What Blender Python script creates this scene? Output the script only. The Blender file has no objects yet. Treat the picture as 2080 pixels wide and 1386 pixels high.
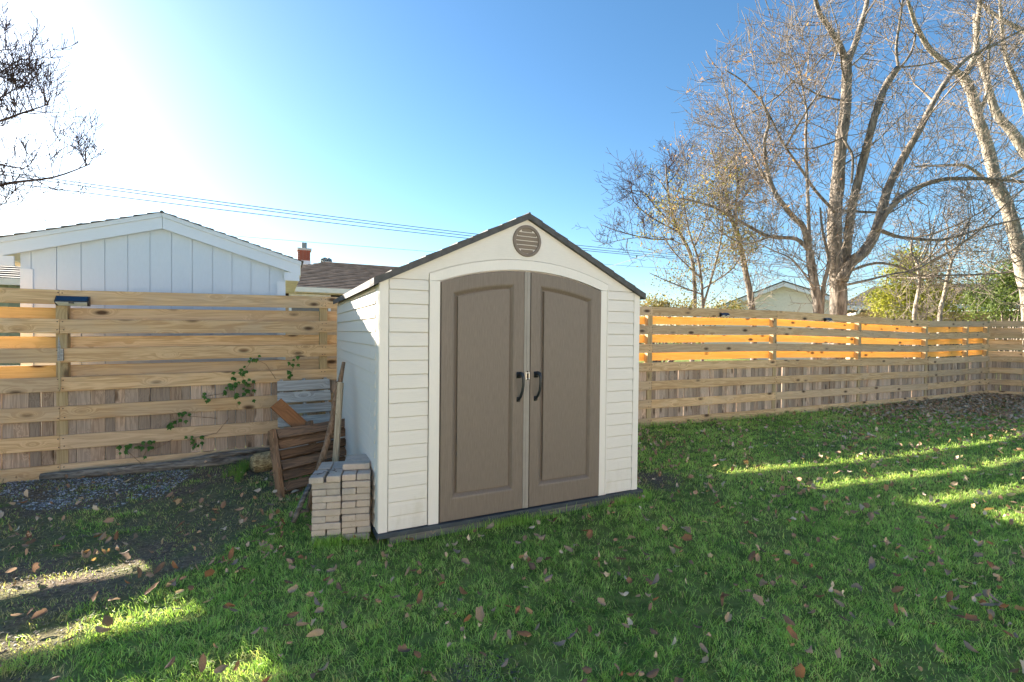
import bpy, bmesh, math, random
import numpy as np
from mathutils import Vector, Matrix
random.seed(7); rng = np.random.default_rng(11)
S = bpy.context.scene
COL = S.collection
PI = math.pi

# ------------------------------------------------------------------ camera
CAM = Vector((-0.6497, -3.5006, 1.4654)); FPX = 967.02
YAW, PITCH, ROLL = 0.4559, -0.0170, 0.0104
_f = Vector((math.sin(YAW)*math.cos(PITCH), math.cos(YAW)*math.cos(PITCH), math.sin(PITCH)))
_r = Vector((math.cos(YAW), -math.sin(YAW), 0)); _u = _r.cross(_f)
RGT = math.cos(ROLL)*_r + math.sin(ROLL)*_u
UPV = -math.sin(ROLL)*_r + math.cos(ROLL)*_u
FWD = _f
cd = bpy.data.cameras.new('camera'); cam = bpy.data.objects.new('camera', cd); COL.objects.link(cam)
cd.sensor_width = 36; cd.lens = FPX/2080*36; cd.clip_end = 2000; cd.clip_start = 0.05
mw = Matrix((( RGT.x, UPV.x, -FWD.x, CAM.x), (RGT.y, UPV.y, -FWD.y, CAM.y), (RGT.z, UPV.z, -FWD.z, CAM.z), (0, 0, 0, 1)))
cam.matrix_world = mw
S.camera = cam
# survey helpers: where a sight line meets a plane of the yard
def ray(px, py): return (px-1040)/FPX*RGT + (693-py)/FPX*UPV + FWD
def at(px, py, d): return CAM + ray(px, py)*d
def onz(px, py, z=-0.08): d = ray(px, py); return CAM + d*((z-CAM.z)/d.z)
def ony(px, py, y): d = ray(px, py); return CAM + d*((y-CAM.y)/d.y)
def onx(px, py, x): d = ray(px, py); return CAM + d*((x-CAM.x)/d.x)

# ------------------------------------------------------------------ light
SUN_EL, SUN_AZ = math.radians(20.9), math.radians(-28.6)       # azimuth from +y towards +x
w = bpy.data.worlds.new("World"); S.world = w; w.use_nodes = True
nt = w.node_tree; bg = nt.nodes['Background']
sk = nt.nodes.new('ShaderNodeTexSky'); sk.sky_type = 'NISHITA'; sk.sun_disc = False
sk.sun_elevation = SUN_EL; sk.sun_rotation = SUN_AZ; sk.air_density = 1.0; sk.dust_density = 0.35; sk.ozone_density = 3.2
hs_ = nt.nodes.new('ShaderNodeHueSaturation'); hs_.inputs['Saturation'].default_value = 1.13; hs_.inputs['Hue'].default_value = 0.495; nt.links.new(sk.outputs[0], hs_.inputs['Color']); nt.links.new(hs_.outputs[0], bg.inputs[0]); bg.inputs[1].default_value = 0.053
sd = bpy.data.lights.new('sun', 'SUN'); sun = bpy.data.objects.new('sun', sd); COL.objects.link(sun)
sd.energy = 5.0; sd.angle = math.radians(0.5); sd.color = (1.0, 0.90, 0.76)
tosun = Vector((math.sin(SUN_AZ)*math.cos(SUN_EL), math.cos(SUN_AZ)*math.cos(SUN_EL), math.sin(SUN_EL)))
sun.rotation_euler = tosun.to_track_quat('Z', 'Y').to_euler(); sun.location = (-10, 18, 12)
S.view_settings.view_transform = 'Standard'; S.view_settings.look = 'None'
S.view_settings.exposure = 2.32; S.view_settings.gamma = 1.0
S.cycles.max_bounces = 10; S.cycles.diffuse_bounces = 6; S.cycles.transparent_max_bounces = 8
S.cycles.use_denoising = True

# ------------------------------------------------------------------ naming helpers
def tag(o, label=None, cat=None, group=None, kind=None):
    if label: o['label'] = label
    if cat: o['category'] = cat
    if group: o['group'] = group
    if kind: o['kind'] = kind
    return o
def link(name, data, mat=None, parent=None, loc=None, rot=None):
    o = bpy.data.objects.new(name, data); COL.objects.link(o)
    if mat is not None and data is not None and not data.materials: data.materials.append(mat)
    if parent: o.parent = parent
    if loc is not None: o.location = loc
    if rot is not None: o.rotation_euler = rot
    return o
def thing(name, label, cat, loc=(0, 0, 0), rotz=0, group=None):
    o = link(name, None, None, None, loc, (0, 0, rotz)); o.empty_display_size = 0.1
    return tag(o, label, cat, group)
def place(o, M):   # local matrix
    o.matrix_basis = M
    return o
def frame(p, x, z=None):
    """matrix with local x along x, local z near z"""
    x = Vector(x).normalized(); z = Vector(z if z is not None else (0, 0, 1))
    y = z.cross(x).normalized(); z = x.cross(y)
    return Matrix(((x.x, y.x, z.x, p[0]), (x.y, y.y, z.y, p[1]), (x.z, y.z, z.z, p[2]), (0, 0, 0, 1)))

# ------------------------------------------------------------------ mesh helpers
class MB:
    def __init__(s): s.v = []; s.f = []
    def add(s, vs, fs):
        b = len(s.v); s.v.extend([tuple(p) for p in vs]); s.f.extend([tuple(i+b for i in f) for f in fs]); return s
    def box(s, c, d, M=None):
        x, y, z = d[0]/2, d[1]/2, d[2]/2
        vs = [Vector((c[0]+a*x, c[1]+b*y, c[2]+e*z)) for a in (-1, 1) for b in (-1, 1) for e in (-1, 1)]
        if M is not None: vs = [M @ p for p in vs]
        return s.add(vs, [(0, 1, 3, 2), (4, 6, 7, 5), (0, 4, 5, 1), (2, 3, 7, 6), (0, 2, 6, 4), (1, 5, 7, 3)])
    def prism(s, loops, cap=True):
        """bridge consecutive rings of equal length"""
        n = len(loops[0]); vs = [p for l in loops for p in l]; fs = []
        for k in range(len(loops)-1):
            for i in range(n):
                j = (i+1) % n; fs.append((k*n+i, k*n+j, (k+1)*n+j, (k+1)*n+i))
        if cap:
            fs.append(tuple(range(n))[::-1]); fs.append(tuple(range((len(loops)-1)*n, len(loops)*n)))
        return s.add(vs, fs)
    def tube(s, pts, rad, n=6, cap=True, wob=0.0):
        pts = [Vector(p) for p in pts]
        if not hasattr(rad, '__len__'): rad = [rad]*len(pts)
        loops = []; ref = None
        for i, p in enumerate(pts):
            t = (pts[min(i+1, len(pts)-1)]-pts[max(i-1, 0)])
            t = t.normalized() if t.length > 1e-9 else Vector((0, 0, 1))
            if ref is None: ref = t.orthogonal().normalized()
            ref = (ref - t*ref.dot(t))
            ref = ref.normalized() if ref.length > 1e-6 else t.orthogonal().normalized()
            b = t.cross(ref); l = []
            for k in range(n):
                a = 2*PI*k/n; rr = rad[i]*(1+(random.uniform(-wob, wob) if wob else 0))
                l.append(p + ref*(math.cos(a)*rr) + b*(math.sin(a)*rr))
            loops.append(l)
        return s.prism(loops, cap)
    def mesh(s, name, smooth=False):
        m = bpy.data.meshes.new(name); m.from_pydata(s.v, [], s.f)
        bm = bmesh.new(); bm.from_mesh(m); bmesh.ops.recalc_face_normals(bm, faces=bm.faces); bm.to_mesh(m); bm.free()
        if smooth: m.polygons.foreach_set('use_smooth', [True]*len(m.polygons))
        m.update(); return m
    def build(s, name, mat, parent=None, smooth=False): return link(name, s.mesh(name, smooth), mat, parent)

def board_mesh(L, h, t, b=0.003, seg=4, bow=0.003, name='board'):
    """plank along local x, height z, thickness y, centred; eased edges and a slight bow"""
    loops = []
    by, bz = random.uniform(-bow, bow), random.uniform(-bow, bow)
    for k in range(seg+1):
        x = -L/2 + L*k/seg; q = 1-(2*k/seg-1)**2; oy, oz = by*q, bz*q
        y, z = t/2, h/2
        loops.append([Vector((x, a+oy, c+oz)) for a, c in ((-y+b, -z), (y-b, -z), (y, -z+b), (y, z-b), (y-b, z), (-y+b, z), (-y, z-b), (-y, -z+b))])
    return MB().prism(loops).mesh(name)
def raw_mesh(name, V, F, attr=None, smooth=False):
    """fast mesh from arrays; F rows of equal length"""
    m = bpy.data.meshes.new(name); V = np.asarray(V, np.float32); F = np.asarray(F, np.int32); k = F.shape[1]
    m.vertices.add(len(V)); m.vertices.foreach_set('co', V.ravel())
    m.loops.add(F.size); m.loops.foreach_set('vertex_index', F.ravel())
    m.polygons.add(len(F)); m.polygons.foreach_set('loop_start', np.arange(0, F.size, k, dtype=np.int32))
    m.polygons.foreach_set('loop_total', np.full(len(F), k, np.int32))
    if smooth: m.polygons.foreach_set('use_smooth', np.ones(len(F), bool))
    m.update(calc_edges=True)
    if attr is not None:
        a = m.attributes.new('rnd', 'FLOAT', 'POINT'); a.data.foreach_set('value', np.asarray(attr, np.float32))
    m.validate(); return m

# value noise on numpy arrays
_tab = rng.random((256, 256))
def vnoise(x, y):
    x0 = np.floor(x).astype(int); y0 = np.floor(y).astype(int); fx = x-x0; fy = y-y0
    fx = fx*fx*(3-2*fx); fy = fy*fy*(3-2*fy)
    g = lambda a, b: _tab[a % 256, b % 256]
    return (g(x0, y0)*(1-fx)+g(x0+1, y0)*fx)*(1-fy)+(g(x0, y0+1)*(1-fx)+g(x0+1, y0+1)*fx)*fy
def fbm(x, y, o=4):
    s = 0; a = .5; t = 0
    for k in range(o): s = s+a*vnoise(x*2**k+17*k, y*2**k+31*k); t += a; a *= .5
    return s/t

# ------------------------------------------------------------------ materials
class NT:
    def __init__(s, name):
        s.m = bpy.data.materials.new(name); s.m.use_nodes = True; s.t = s.m.node_tree
        s.b = s.t.nodes['Principled BSDF']; s.out = s.t.nodes['Material Output']
    def n(s, typ, ins=None, **props):
        nd = s.t.nodes.new('ShaderNode'+typ)
        for k, v in props.items(): setattr(nd, k, v)
        for k, v in (ins or {}).items(): s.set(nd.inputs[k], v)
        return nd
    def set(s, sock, v):
        if isinstance(v, bpy.types.NodeSocket): s.t.links.new(v, sock)
        elif isinstance(v, bpy.types.Node): s.t.links.new(v.outputs[0], sock)
        else: sock.default_value = v
    def math(s, op, a, b=0.0, clamp=False):
        nd = s.n('Math', operation=op, use_clamp=clamp); s.set(nd.inputs[0], a); s.set(nd.inputs[1], b); return nd.outputs[0]
    def vmath(s, op, a, b):
        nd = s.n('VectorMath', operation=op); s.set(nd.inputs[0], a); s.set(nd.inputs[1], b); return nd.outputs[0]
    def mix(s, f, a, b, blend='MIX'):
        nd = s.n('Mix', data_type='RGBA', blend_type=blend); s.set(nd.inputs[0], f); s.set(nd.inputs[6], a); s.set(nd.inputs[7], b); return nd.outputs[2]
    def ramp(s, f, stops):
        nd = s.n('ValToRGB'); s.set(nd.inputs[0], f); e = nd.color_ramp.elements
        while len(e) < len(stops): e.new(0.5)
        for el, (p, c) in zip(e, stops):
            el.position = p; el.color = (*c, 1) if hasattr(c, '__len__') else (c, c, c, 1)
        return nd.outputs[0]
    def noise(s, vec, scale, detail=4, rough=.55, dist=0.0):
        return s.n('TexNoise', {'Vector': vec, 'Scale': scale, 'Detail': detail, 'Roughness': rough, 'Distortion': dist}).outputs[0]
    def step(s, v, lo, hi):
        nd = s.n('MapRange', interpolation_type='SMOOTHSTEP'); s.set(nd.inputs[0], v); nd.inputs[1].default_value = lo; nd.inputs[2].default_value = hi; return nd.outputs[0]
    def obj(s): return s.n('TexCoord').outputs['Object']
    def rnd(s): return s.n('ObjectInfo').outputs['Random']
    def attr(s, nm='rnd'): return s.n('Attribute', attribute_name=nm).outputs['Fac']
    def bump(s, h, strength=.3, dist=.01):
        b = s.n('Bump', {'Height': h, 'Strength': strength, 'Distance': dist}); s.set(s.b.inputs['Normal'], b.outputs[0])
    def fin(s, col=None, rough=.7, spec=.3, metal=0.0):
        if col is not None: s.set(s.b.inputs['Base Color'], (*col, 1) if isinstance(col, tuple) and len(col) == 3 else col)
        s.set(s.b.inputs['Roughness'], rough); s.set(s.b.inputs['Specular IOR Level'], spec); s.set(s.b.inputs['Metallic'], metal)
        return s.m
def rgb(c): return (*c, 1)

def wood(name, light, dark, knot=(.10, .055, .03), knots=1.0, grey=None, greyamt=0.0, tone=.25, rough=.75, axis=0, bump=.25, gs=1.0):
    s = NT(name)
    r = s.rnd(); off = s.n('CombineXYZ', {0: s.math('MULTIPLY', r, 37.0), 1: s.math('MULTIPLY', r, 11.3), 2: s.math('MULTIPLY', r, 23.7)}).outputs[0]
    co = s.obj()
    sc = [9.0*gs]*3; sc[axis] = .55*gs
    c1 = s.vmath('ADD', s.vmath('MULTIPLY', co, tuple(sc)), off)
    kk = [6.0]*3; kk[axis] = 2.5
    c2 = s.vmath('ADD', s.vmath('MULTIPLY', co, tuple(kk)), off)
    vo = s.n('TexVoronoi', {'Vector': c2, 'Scale': 1.0, 'Randomness': 1.0}, feature='F1').outputs['Distance']
    kn = s.step(vo, .23, .07)                      # knot core
    halo = s.step(vo, .42, .10)
    warp = s.vmath('ADD', c1, s.n('CombineXYZ', {(axis+2) % 3: s.math('MULTIPLY', halo, 1.3)}).outputs[0])
    n1 = s.noise(warp, 1.0, 5, .6, .8)
    band = s.math('SINE', s.math('MULTIPLY', n1, 46.0)); band = s.math('MULTIPLY_ADD', band, .5); 
    s.t.nodes[-1].inputs[2].default_value = .5
    fine = s.noise(s.vmath('MULTIPLY', c1, (1.0, 6.0, 6.0) if axis == 0 else ((6.0, 1.0, 6.0) if axis == 1 else (6.0, 6.0, 1.0))), 1.6, 3, .6)
    f = s.math('ADD', s.math('MULTIPLY', band, .38), s.math('MULTIPLY', fine, .62), True)
    col = s.mix(s.step(f, .2, .85), rgb(dark), rgb(light))
    if grey is not None:
        g = s.noise(s.vmath('ADD', s.vmath('MULTIPLY', co, (1.3, 3, 3)), off), 1.2, 4, .6)
        gf = s.math('MULTIPLY', s.step(s.math('ADD', g, s.math('MULTIPLY', s.math('SUBTRACT', r, .5), .55)), .36, .62), greyamt)
        col = s.mix(gf, col, rgb(grey))
    if knots: col = s.mix(s.math('MULTIPLY', kn, knots), col, rgb(knot))
    v = s.math('MULTIPLY_ADD', s.math('FRACT', s.math('MULTIPLY', r, 7.31)), 2*tone); s.t.nodes[-1].inputs[2].default_value = 1-tone
    col = s.mix(1.0, col, s.n('CombineColor', {0: v, 1: v, 2: v}).outputs[0], 'MULTIPLY')
    s.bump(f, bump, .004)
    return s.fin(col, rough, .25)

def leafy(name, stops, trans=.35, rough=.6, attrname='rnd'):
    s = NT(name); a = s.attr(attrname); col = s.ramp(a, stops)
    s.fin(col, rough, .25)
    t = s.n('BsdfTranslucent', {'Color': s.mix(1.0, col, (1.35, 1.5, .7, 1), 'MULTIPLY')})
    mx = s.n('MixShader', {0: trans, 1: s.b.outputs[0], 2: t.outputs[0]})
    s.t.links.new(mx.outputs[0], s.out.inputs[0]); return s.m
def plain(name, c, rough=.6, spec=.3, metal=0.0, var=.12, scale=8.0, bump=0.0, vec=(1, 1, 1)):
    s = NT(name); co = s.vmath('MULTIPLY', s.obj(), vec); n = s.noise(co, scale, 5, .6)
    col = s.mix(s.step(n, .3, .7), rgb([k*(1-var) for k in c]), rgb([min(1, k*(1+var)) for k in c]))
    if bump: s.bump(n, bump, .004)
    return s.fin(col, rough, spec, metal)
def plastic_siding(name, c, vec, var=.06, stain=.12):
    s = NT(name); co = s.obj()
    g = s.noise(s.vmath('MULTIPLY', co, vec), 14, 4, .65)
    d = s.noise(s.vmath('MULTIPLY', co, (1, 1, .6)), 2.2, 5, .6)
    col = s.mix(s.step(g, .3, .7), rgb([k*(1-var) for k in c]), rgb(c))
    col = s.mix(s.math('MULTIPLY', s.step(d, .52, .75), stain), col, rgb([c[0]*.7, c[1]*.64, c[2]*.5]))
    pz = s.n('SeparateXYZ', {0: s.n('NewGeometry').outputs['Position']}).outputs[2]
    sp = s.noise(s.vmath('MULTIPLY', s.n('NewGeometry').outputs['Position'], (1, 1, .35)), 5.5, 5, .7)
    spl = s.step(s.math('SUBTRACT', sp, s.math('MULTIPLY', pz, .45)), .42, .68)
    col = s.mix(s.math('MULTIPLY', spl, stain*2.6), col, rgb([c[0]*.62, c[1]*.56, c[2]*.42]))
    s.bump(g, .22, .003)
    return s.fin(col, .5, .35)

MAT = {}
MAT['siding'] = plastic_siding('cream_siding', (.76, .70, .625), (1, 6, 14))
MAT['siding_side'] = plastic_siding('cream_side_siding', (.76, .70, .625), (6, 1, 14))
MAT['trim'] = plastic_siding('cream_trim', (.79, .73, .655), (9, 9, 1.2), .03, .06)
MAT['meet'] = plain('greige_strip', (.31, .275, .235), .5, .3, var=.05)
MAT['door'] = plastic_siding('taupe_door', (.215, .168, .130), (16, 4, .8), .22, .0)
MAT['vent'] = plain('taupe_vent', (.20, .155, .12), .5, .35, var=.08)
MAT['roof'] = plain('slate_roof', (.085, .080, .076), .65, .3, var=.18, scale=20, bump=.15)
MAT['base'] = plain('shed_floor_edge', (.055, .065, .075), .6, .3, var=.2)
MAT['skirt'] = plain('grey_timber_skirt', (.20, .19, .165), .85, .2, var=.25, scale=10, vec=(.3, 4, 4), bump=.3)
MAT['nail'] = plain('rusty_nail', (.05, .04, .035), .7, .3)
MAT['black'] = plain('black_plastic', (.018, .020, .024), .38, .5, var=.1)
MAT['steel'] = plain('steel', (.55, .50, .42), .35, .5, .9, var=.1)
MAT['rubber'] = plain('dark_gap', (.02, .018, .016), .8, .2)
MAT['pine'] = wood('pine_board', (.76, .52, .285), (.54, .32, .15), tone=.12, grey=(.47, .365, .265), greyamt=.4)
MAT['pine_glow'] = wood('glow_pine_board', (.84, .48, .13), (.74, .39, .085), tone=.05)  # pine with the orange glow of bounced sunlight put into its colour
MAT['pine_glow_soft'] = wood('soft_glow_pine_board', (.78, .50, .20), (.66, .40, .14), tone=.12)  # same pine, weaker sun glow put into the colour
MAT['post'] = wood('treated_post', (.54, .40, .22), (.40, .28, .14), tone=.08, axis=2, knots=.8)
MAT['slat'] = wood('pallet_slat', (.62, .44, .305), (.37, .245, .165), tone=.36, axis=2, grey=(.33, .275, .225), greyamt=.45, knots=.8, gs=1.6)
MAT['pallet_grey'] = wood('weathered_pallet', (.50, .47, .42), (.30, .28, .25), tone=.12, knots=.7, gs=1.5)
MAT['pallet_brown'] = wood('brown_pallet', (.30, .165, .088), (.11, .060, .033), tone=.3, knots=.6, grey=(.22, .18, .145), greyamt=.25, gs=1.5)
MAT['plank'] = wood('orange_brown_plank', (.34, .145, .055), (.22, .088, .032), tone=.0, knots=.3, gs=1.3)
MAT['stake'] = wood('stake_wood', (.52, .42, .30), (.27, .21, .14), tone=.1, axis=0, knots=.3, gs=2)
def bark(name, a, b, vec=(5, 5, 1), scale=3.0, bump=.9):
    s = NT(name); n = s.noise(s.vmath('MULTIPLY', s.n('NewGeometry').outputs['Position'], vec), scale, 6, .65, .5)
    s.bump(n, bump, .03); return s.fin(s.mix(s.step(n, .32, .68), rgb(a), rgb(b)), .9, .15)
MAT['bark'] = bark('tree_bark', (.095, .080, .066), (.33, .28, .23))
MAT['bark_pale'] = bark('pale_bark', (.17, .145, .11), (.46, .40, .32))
MAT['twig'] = bark('twig_bark', (.13, .105, .085), (.32, .27, .22), (1, 1, 1), 2.0, .2)
MAT['twig_dark'] = bark('dark_twig_bark', (.045, .030, .028), (.10, .066, .060), (1, 1, 1), 2.0, .2)
MAT['log'] = bark('log_bark', (.10, .082, .065), (.33, .29, .24), (2, 9, 9), 3.0)
MAT['logy'] = bark('yellow_log', (.20, .13, .06), (.62, .49, .27), (4, 4, 9), 6.0)
MAT['branch'] = bark('branch_bark', (.20, .115, .07), (.42, .27, .17), (8, 8, 2), 5.0)
MAT['brick_red'] = plain('red_brick', (.34, .085, .05), .85, .2, var=.25, scale=5)
MAT['mortar'] = plain('mortar', (.48, .43, .38), .9, .2)
MAT['concrete'] = plain('pale_concrete', (.52, .50, .46), .9, .2, var=.15, scale=3)
MAT['flashing'] = plain('white_flashing', (.72, .74, .76), .5, .4)
MAT['galv'] = plain('galvanised_vent', (.19, .22, .22), .5, .5, .3, var=.15)
MAT['shingle'] = plain('brown_shingle', (.165, .118, .088), .9, .2, var=.35, scale=3.5, bump=.4)
MAT['shingle_grey'] = plain('grey_shingle', (.10, .095, .09), .9, .2, var=.35, scale=5, bump=.4)
MAT['gutter'] = plain('cream_gutter', (.74, .70, .60), .45, .4, var=.04)
MAT['tanwall'] = plain('tan_wall', (.48, .33, .20), .85, .2, var=.08)
MAT['glass'] = plain('dark_pane', (.10, .12, .13), .1, .5)
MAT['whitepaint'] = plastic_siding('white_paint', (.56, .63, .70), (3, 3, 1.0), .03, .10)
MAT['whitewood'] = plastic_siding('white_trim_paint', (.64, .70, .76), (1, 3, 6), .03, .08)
MAT['soffit'] = plain('cream_soffit', (.70, .60, .42), .7, .3, var=.10)
MAT['greywall'] = plain('grey_lap_siding', (.62, .63, .59), .8, .2, var=.05)
MAT['greenwall'] = plain('green_siding', (.25, .29, .19), .8, .2)
def paver_mat():
    s = NT('tan_paver'); r = s.rnd(); co = s.vmath('ADD', s.obj(), s.n('CombineXYZ', {0: s.math('MULTIPLY', r, 40.0)}).outputs[0])
    n = s.noise(co, 55, 5, .7); n2 = s.noise(co, 7, 4, .6)
    col = s.mix(r, (.50, .395, .31, 1), (.35, .315, .28, 1)); col = s.mix(s.math('MULTIPLY', s.step(n2, .35, .7), .7), col, (.57, .475, .395, 1))
    col = s.mix(s.math('MULTIPLY', s.step(n, .55, .75), .5), col, (.20, .17, .14, 1))
    s.bump(n, .5, .003); return s.fin(col, .92, .2)
MAT['paver'] = paver_mat()
GR = [(0.0, (.15, .26, .065)), (.4, (.37, .55, .14)), (.78, (.66, .80, .30)), (.9, (.55, .49, .22)), (1.0, (.58, .47, .31))]
MAT['grass'] = leafy('grass_blade', GR, .5, .45)
LEAFC = {'tan': (.42, .295, .20), 'brown': (.25, .155, .10), 'rust': (.36, .175, .085), 'greyish': (.36, .265, .21), 'pale': (.50, .36, .235)}
def dead(name, c):
    s = NT(name); n = s.noise(s.obj(), 40, 4, .6); col = s.mix(s.step(n, .3, .7), rgb([k*.65 for k in c]), rgb([k*1.12 for k in c]))
    s.fin(col, .7, .25); t = s.n('BsdfTranslucent', {'Color': col})
    mx = s.n('MixShader', {0: .25, 1: s.b.outputs[0], 2: t.outputs[0]}); s.t.links.new(mx.outputs[0], s.out.inputs[0]); return s.m
for k, c in LEAFC.items(): MAT['leaf_'+k] = dead('dead_leaf_'+k, c)
MAT['litter'] = leafy('litter_leaf', [(0, (.28, .165, .105)), (.35, (.46, .27, .165)), (.7, (.58, .41, .28)), (1, (.64, .52, .40))], .2)
MAT['vine'] = leafy('vine_leaf', [(0, (.04, .11, .03)), (1, (.10, .22, .055))], .4)
MAT['olive'] = leafy('olive_leaf', [(0, (.11, .105, .04)), (.5, (.21, .18, .075)), (.8, (.31, .23, .12)), (1, (.38, .21, .12))], .35)
MAT['juniper'] = leafy('juniper_spray', [(0, (.08, .10, .02)), (.5, (.23, .23, .05)), (1, (.46, .40, .10))], .4)
MAT['green'] = leafy('green_leaf', [(0, (.05, .075, .02)), (.6, (.115, .15, .045)), (1, (.24, .26, .09))], .35)
MAT['orange_leaf'] = leafy('orange_leaf', [(0, (.30, .13, .07)), (1, (.55, .30, .18))], .4)
MAT['haze_tree'] = leafy('far_foliage', [(0, (.12, .085, .05)), (.5, (.20, .15, .08)), (1, (.26, .21, .12))], .2)

# ------------------------------------------------------------------ ground
GZ = -0.08
def inpoly(x, y, poly):
    c = np.zeros(x.shape, bool); n = len(poly)
    for i in range(n):
        x1, y1 = poly[i]; x2, y2 = poly[(i+1) % n]
        with np.errstate(divide='ignore', invalid='ignore'):
            c ^= ((y1 > y) != (y2 > y)) & (x < (x2-x1)*(y-y1)/(y2-y1+1e-12)+x1)
    return c
def G2(l): return [tuple(onz(*p)[:2]) for p in l]
# bare soil: beds surveyed from the picture, in metres on the ground
SOIL = [(G2([(-700, 1010), (0, 980), (540, 905), (560, 960), (430, 985), (360, 1020), (250, 1030), (60, 1055), (-700, 1100)]), 1.0),
        (G2([(-900, 1085), (40, 1105), (300, 1075), (420, 1075), (470, 1110), (420, 1150), (300, 1190), (160, 1240), (60, 1300), (30, 1386), (-1200, 1386)]), 1.0),
        (G2([(1293, 955), (1330, 950), (1395, 975), (1370, 1000), (1300, 1000)]), 1.0),
        (G2([(925, 1345), (960, 1330), (1040, 1335), (1050, 1386), (1000, 1420), (905, 1400)]), .62),
        (G2([(-1300, 960), (560, 945), (610, 1030), (480, 1110), (320, 1190), (190, 1260), (60, 1386), (20, 1500), (-1300, 1500)]), .66),
        (G2([(-20, 1130), (330, 1105), (300, 1160), (-20, 1180)]), .7)]
def soil(x, y):
    """0 grass .. 1 bare soil, ragged edge"""
    wx = x+.34*(fbm(x*2.6, y*2.6, 5)-.5)*2; wy = y+.34*(fbm(x*2.6+50, y*2.6+9, 5)-.5)*2
    m = np.zeros(x.shape)
    for poly, a in SOIL:
        acc = 0
        for dx, dy in ((0, 0), (.07, .03), (-.07, -.03), (.03, -.07), (-.03, .07)): acc = acc+inpoly(wx+dx, wy+dy, poly)
        m = np.maximum(m, a*acc/5)
    m = m*np.clip(1.25-1.1*np.clip(fbm(x*5+11, y*5+4)-.42, 0, 1)*3, 0, 1)
    return np.clip(m, 0, 1)
def gz(x, y):
    z = .030*(fbm(x*.9, y*.9)-.5) + .014*(fbm(x*4, y*4)-.5)
    return GZ + z*np.clip(1-(np.abs(x-5)-16)/4, 0, 1)*np.clip((6-np.abs(y))/1.5, 0, 1)
xs = np.unique(np.concatenate([np.linspace(-600, -8, 14), np.arange(-8, 20, .09), np.linspace(20, 600, 14)]))
ys = np.unique(np.concatenate([np.linspace(-200, -6, 8), np.arange(-6, 4.6, .09), np.linspace(4.6, 900, 16)]))
X, Y = np.meshgrid(xs, ys, indexing='ij'); Z = gz(X, Y); so = soil(X, Y)
Z = Z + so*.022*(fbm(X*9, Y*9)-.4)
nx, ny = X.shape; idx = np.arange(nx*ny).reshape(nx, ny)
F = np.stack([idx[:-1, :-1], idx[1:, :-1], idx[1:, 1:], idx[:-1, 1:]], -1).reshape(-1, 4)
gm = raw_mesh('ground', np.stack([X, Y, Z], -1).reshape(-1, 3), F, so.ravel(), True)
s = NT('ground'); P = s.n('NewGeometry').outputs['Position']
n1 = s.noise(P, 3.0, 6, .65); n2 = s.noise(P, 38, 5, .7); n3 = s.noise(P, 9, 5, .65)
lawn = s.mix(s.step(n3, .3, .7), (.10, .14, .034, 1), (.24, .30, .080, 1))
lawn = s.mix(s.math('MULTIPLY', s.step(n2, .5, .7), .5), lawn, (.30, .24, .13, 1))
dirt = s.mix(s.step(n2, .3, .72), (.11, .080, .055, 1), (.35, .265, .18, 1))
dirt = s.mix(s.math('MULTIPLY', s.step(n1, .45, .7), .5), dirt, (.22, .185, .12, 1))
s.bump(s.math('ADD', n2, s.math('MULTIPLY', n3, 1.5)), .9, .03)
s.fin(s.mix(s.attr(), lawn, dirt), .95, .1); MAT['ground'] = s.m
tag(link('ground', gm, MAT['ground']), kind='structure')
# neighbour's pale drive beyond the fence
MB().box((0, 0, 0), (20, 7, .05)).build('driveway', MAT['concrete']).location = (13.5, 7.4, GZ-.012)
tag(bpy.data.objects['driveway'], kind='structure')

# ------------------------------------------------------------------ garden shed
W, D, RH, HA, HB = 2.40, 2.73, .1043, .069, .365
shed = thing('garden_shed', 'cream plastic garden shed with taupe double doors and dark ridged roof', 'shed')
def arch(R, top): return lambda x: top - R + math.sqrt(max(R*R-(x-1.2)**2, 0))
A_door, A_in, A_out = arch(2.28, 1.977), arch(2.27, 1.984), arch(2.26, 2.066)
zrake = lambda x: 2.425 - abs(x-1.2)*.488            # top of front wall under the roof
def strip(xs, lo, hi, y0, y1):
    m = MB()
    loops = []
    for x in xs:
        loops.append([Vector((x, y0, lo(x))), Vector((x, y0, hi(x))), Vector((x, y1, hi(x))), Vector((x, y1, lo(x)))])
    return m.prism(loops)
def lin(a, b, n): return [a+(b-a)*i/n for i in range(n+1)]
# structural walls (recessed behind the boards)
m = strip(lin(.004, W-.004, 40), lambda x: 0, lambda x: zrake(x)-.012, .030, .06); m.build('front_wall', MAT['trim'], shed)
m = MB().box((.021, D/2+.02, .905), (.03, D-.06, 1.81)); m.build('side_wall', MAT['trim'], shed)
m = MB().box((W-.018, D/2+.02, .905), (.03, D-.06, 1.81)); m.build('side_wall', MAT['trim'], shed)
strip(lin(.004, W-.004, 2), lambda x: 0, lambda x: zrake(x)-.01, D-.03, D).build('back_wall', MAT['trim'], shed)
def siding(x0, x1, z0, z1, tilt=.0055):
    L = x1-x0; h = z1-z0-(.0024 if tilt < .008 else .005)
    return MB().add([(x, y, z) for x in (-L/2, L/2) for y, z in ((0, 0), (-tilt, .004), (-.0015, h-.022), (.003, h), (.014, h), (.014, 0))],
                    [(i, (i+1) % 6, (i+1) % 6+6, i+6) for i in range(6)] + [tuple(range(6))[::-1], tuple(range(6, 12))])
fr = {}
for k in range(18):
    z0 = RH*k; z1 = RH*(k+1) if k < 17 else 1.853
    for x0, x1 in ((HA+.002, HB-.002), (W-HB+.002, W-HA-.002)):
        key = ('f', k == 17)
        if key not in fr: fr[key] = siding(0, HB-HA-.004, z0, z1).mesh('siding_board')
        link('siding_board', fr[key], MAT['siding'], shed, ((x0+x1)/2, 0, z0+.002))
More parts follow.
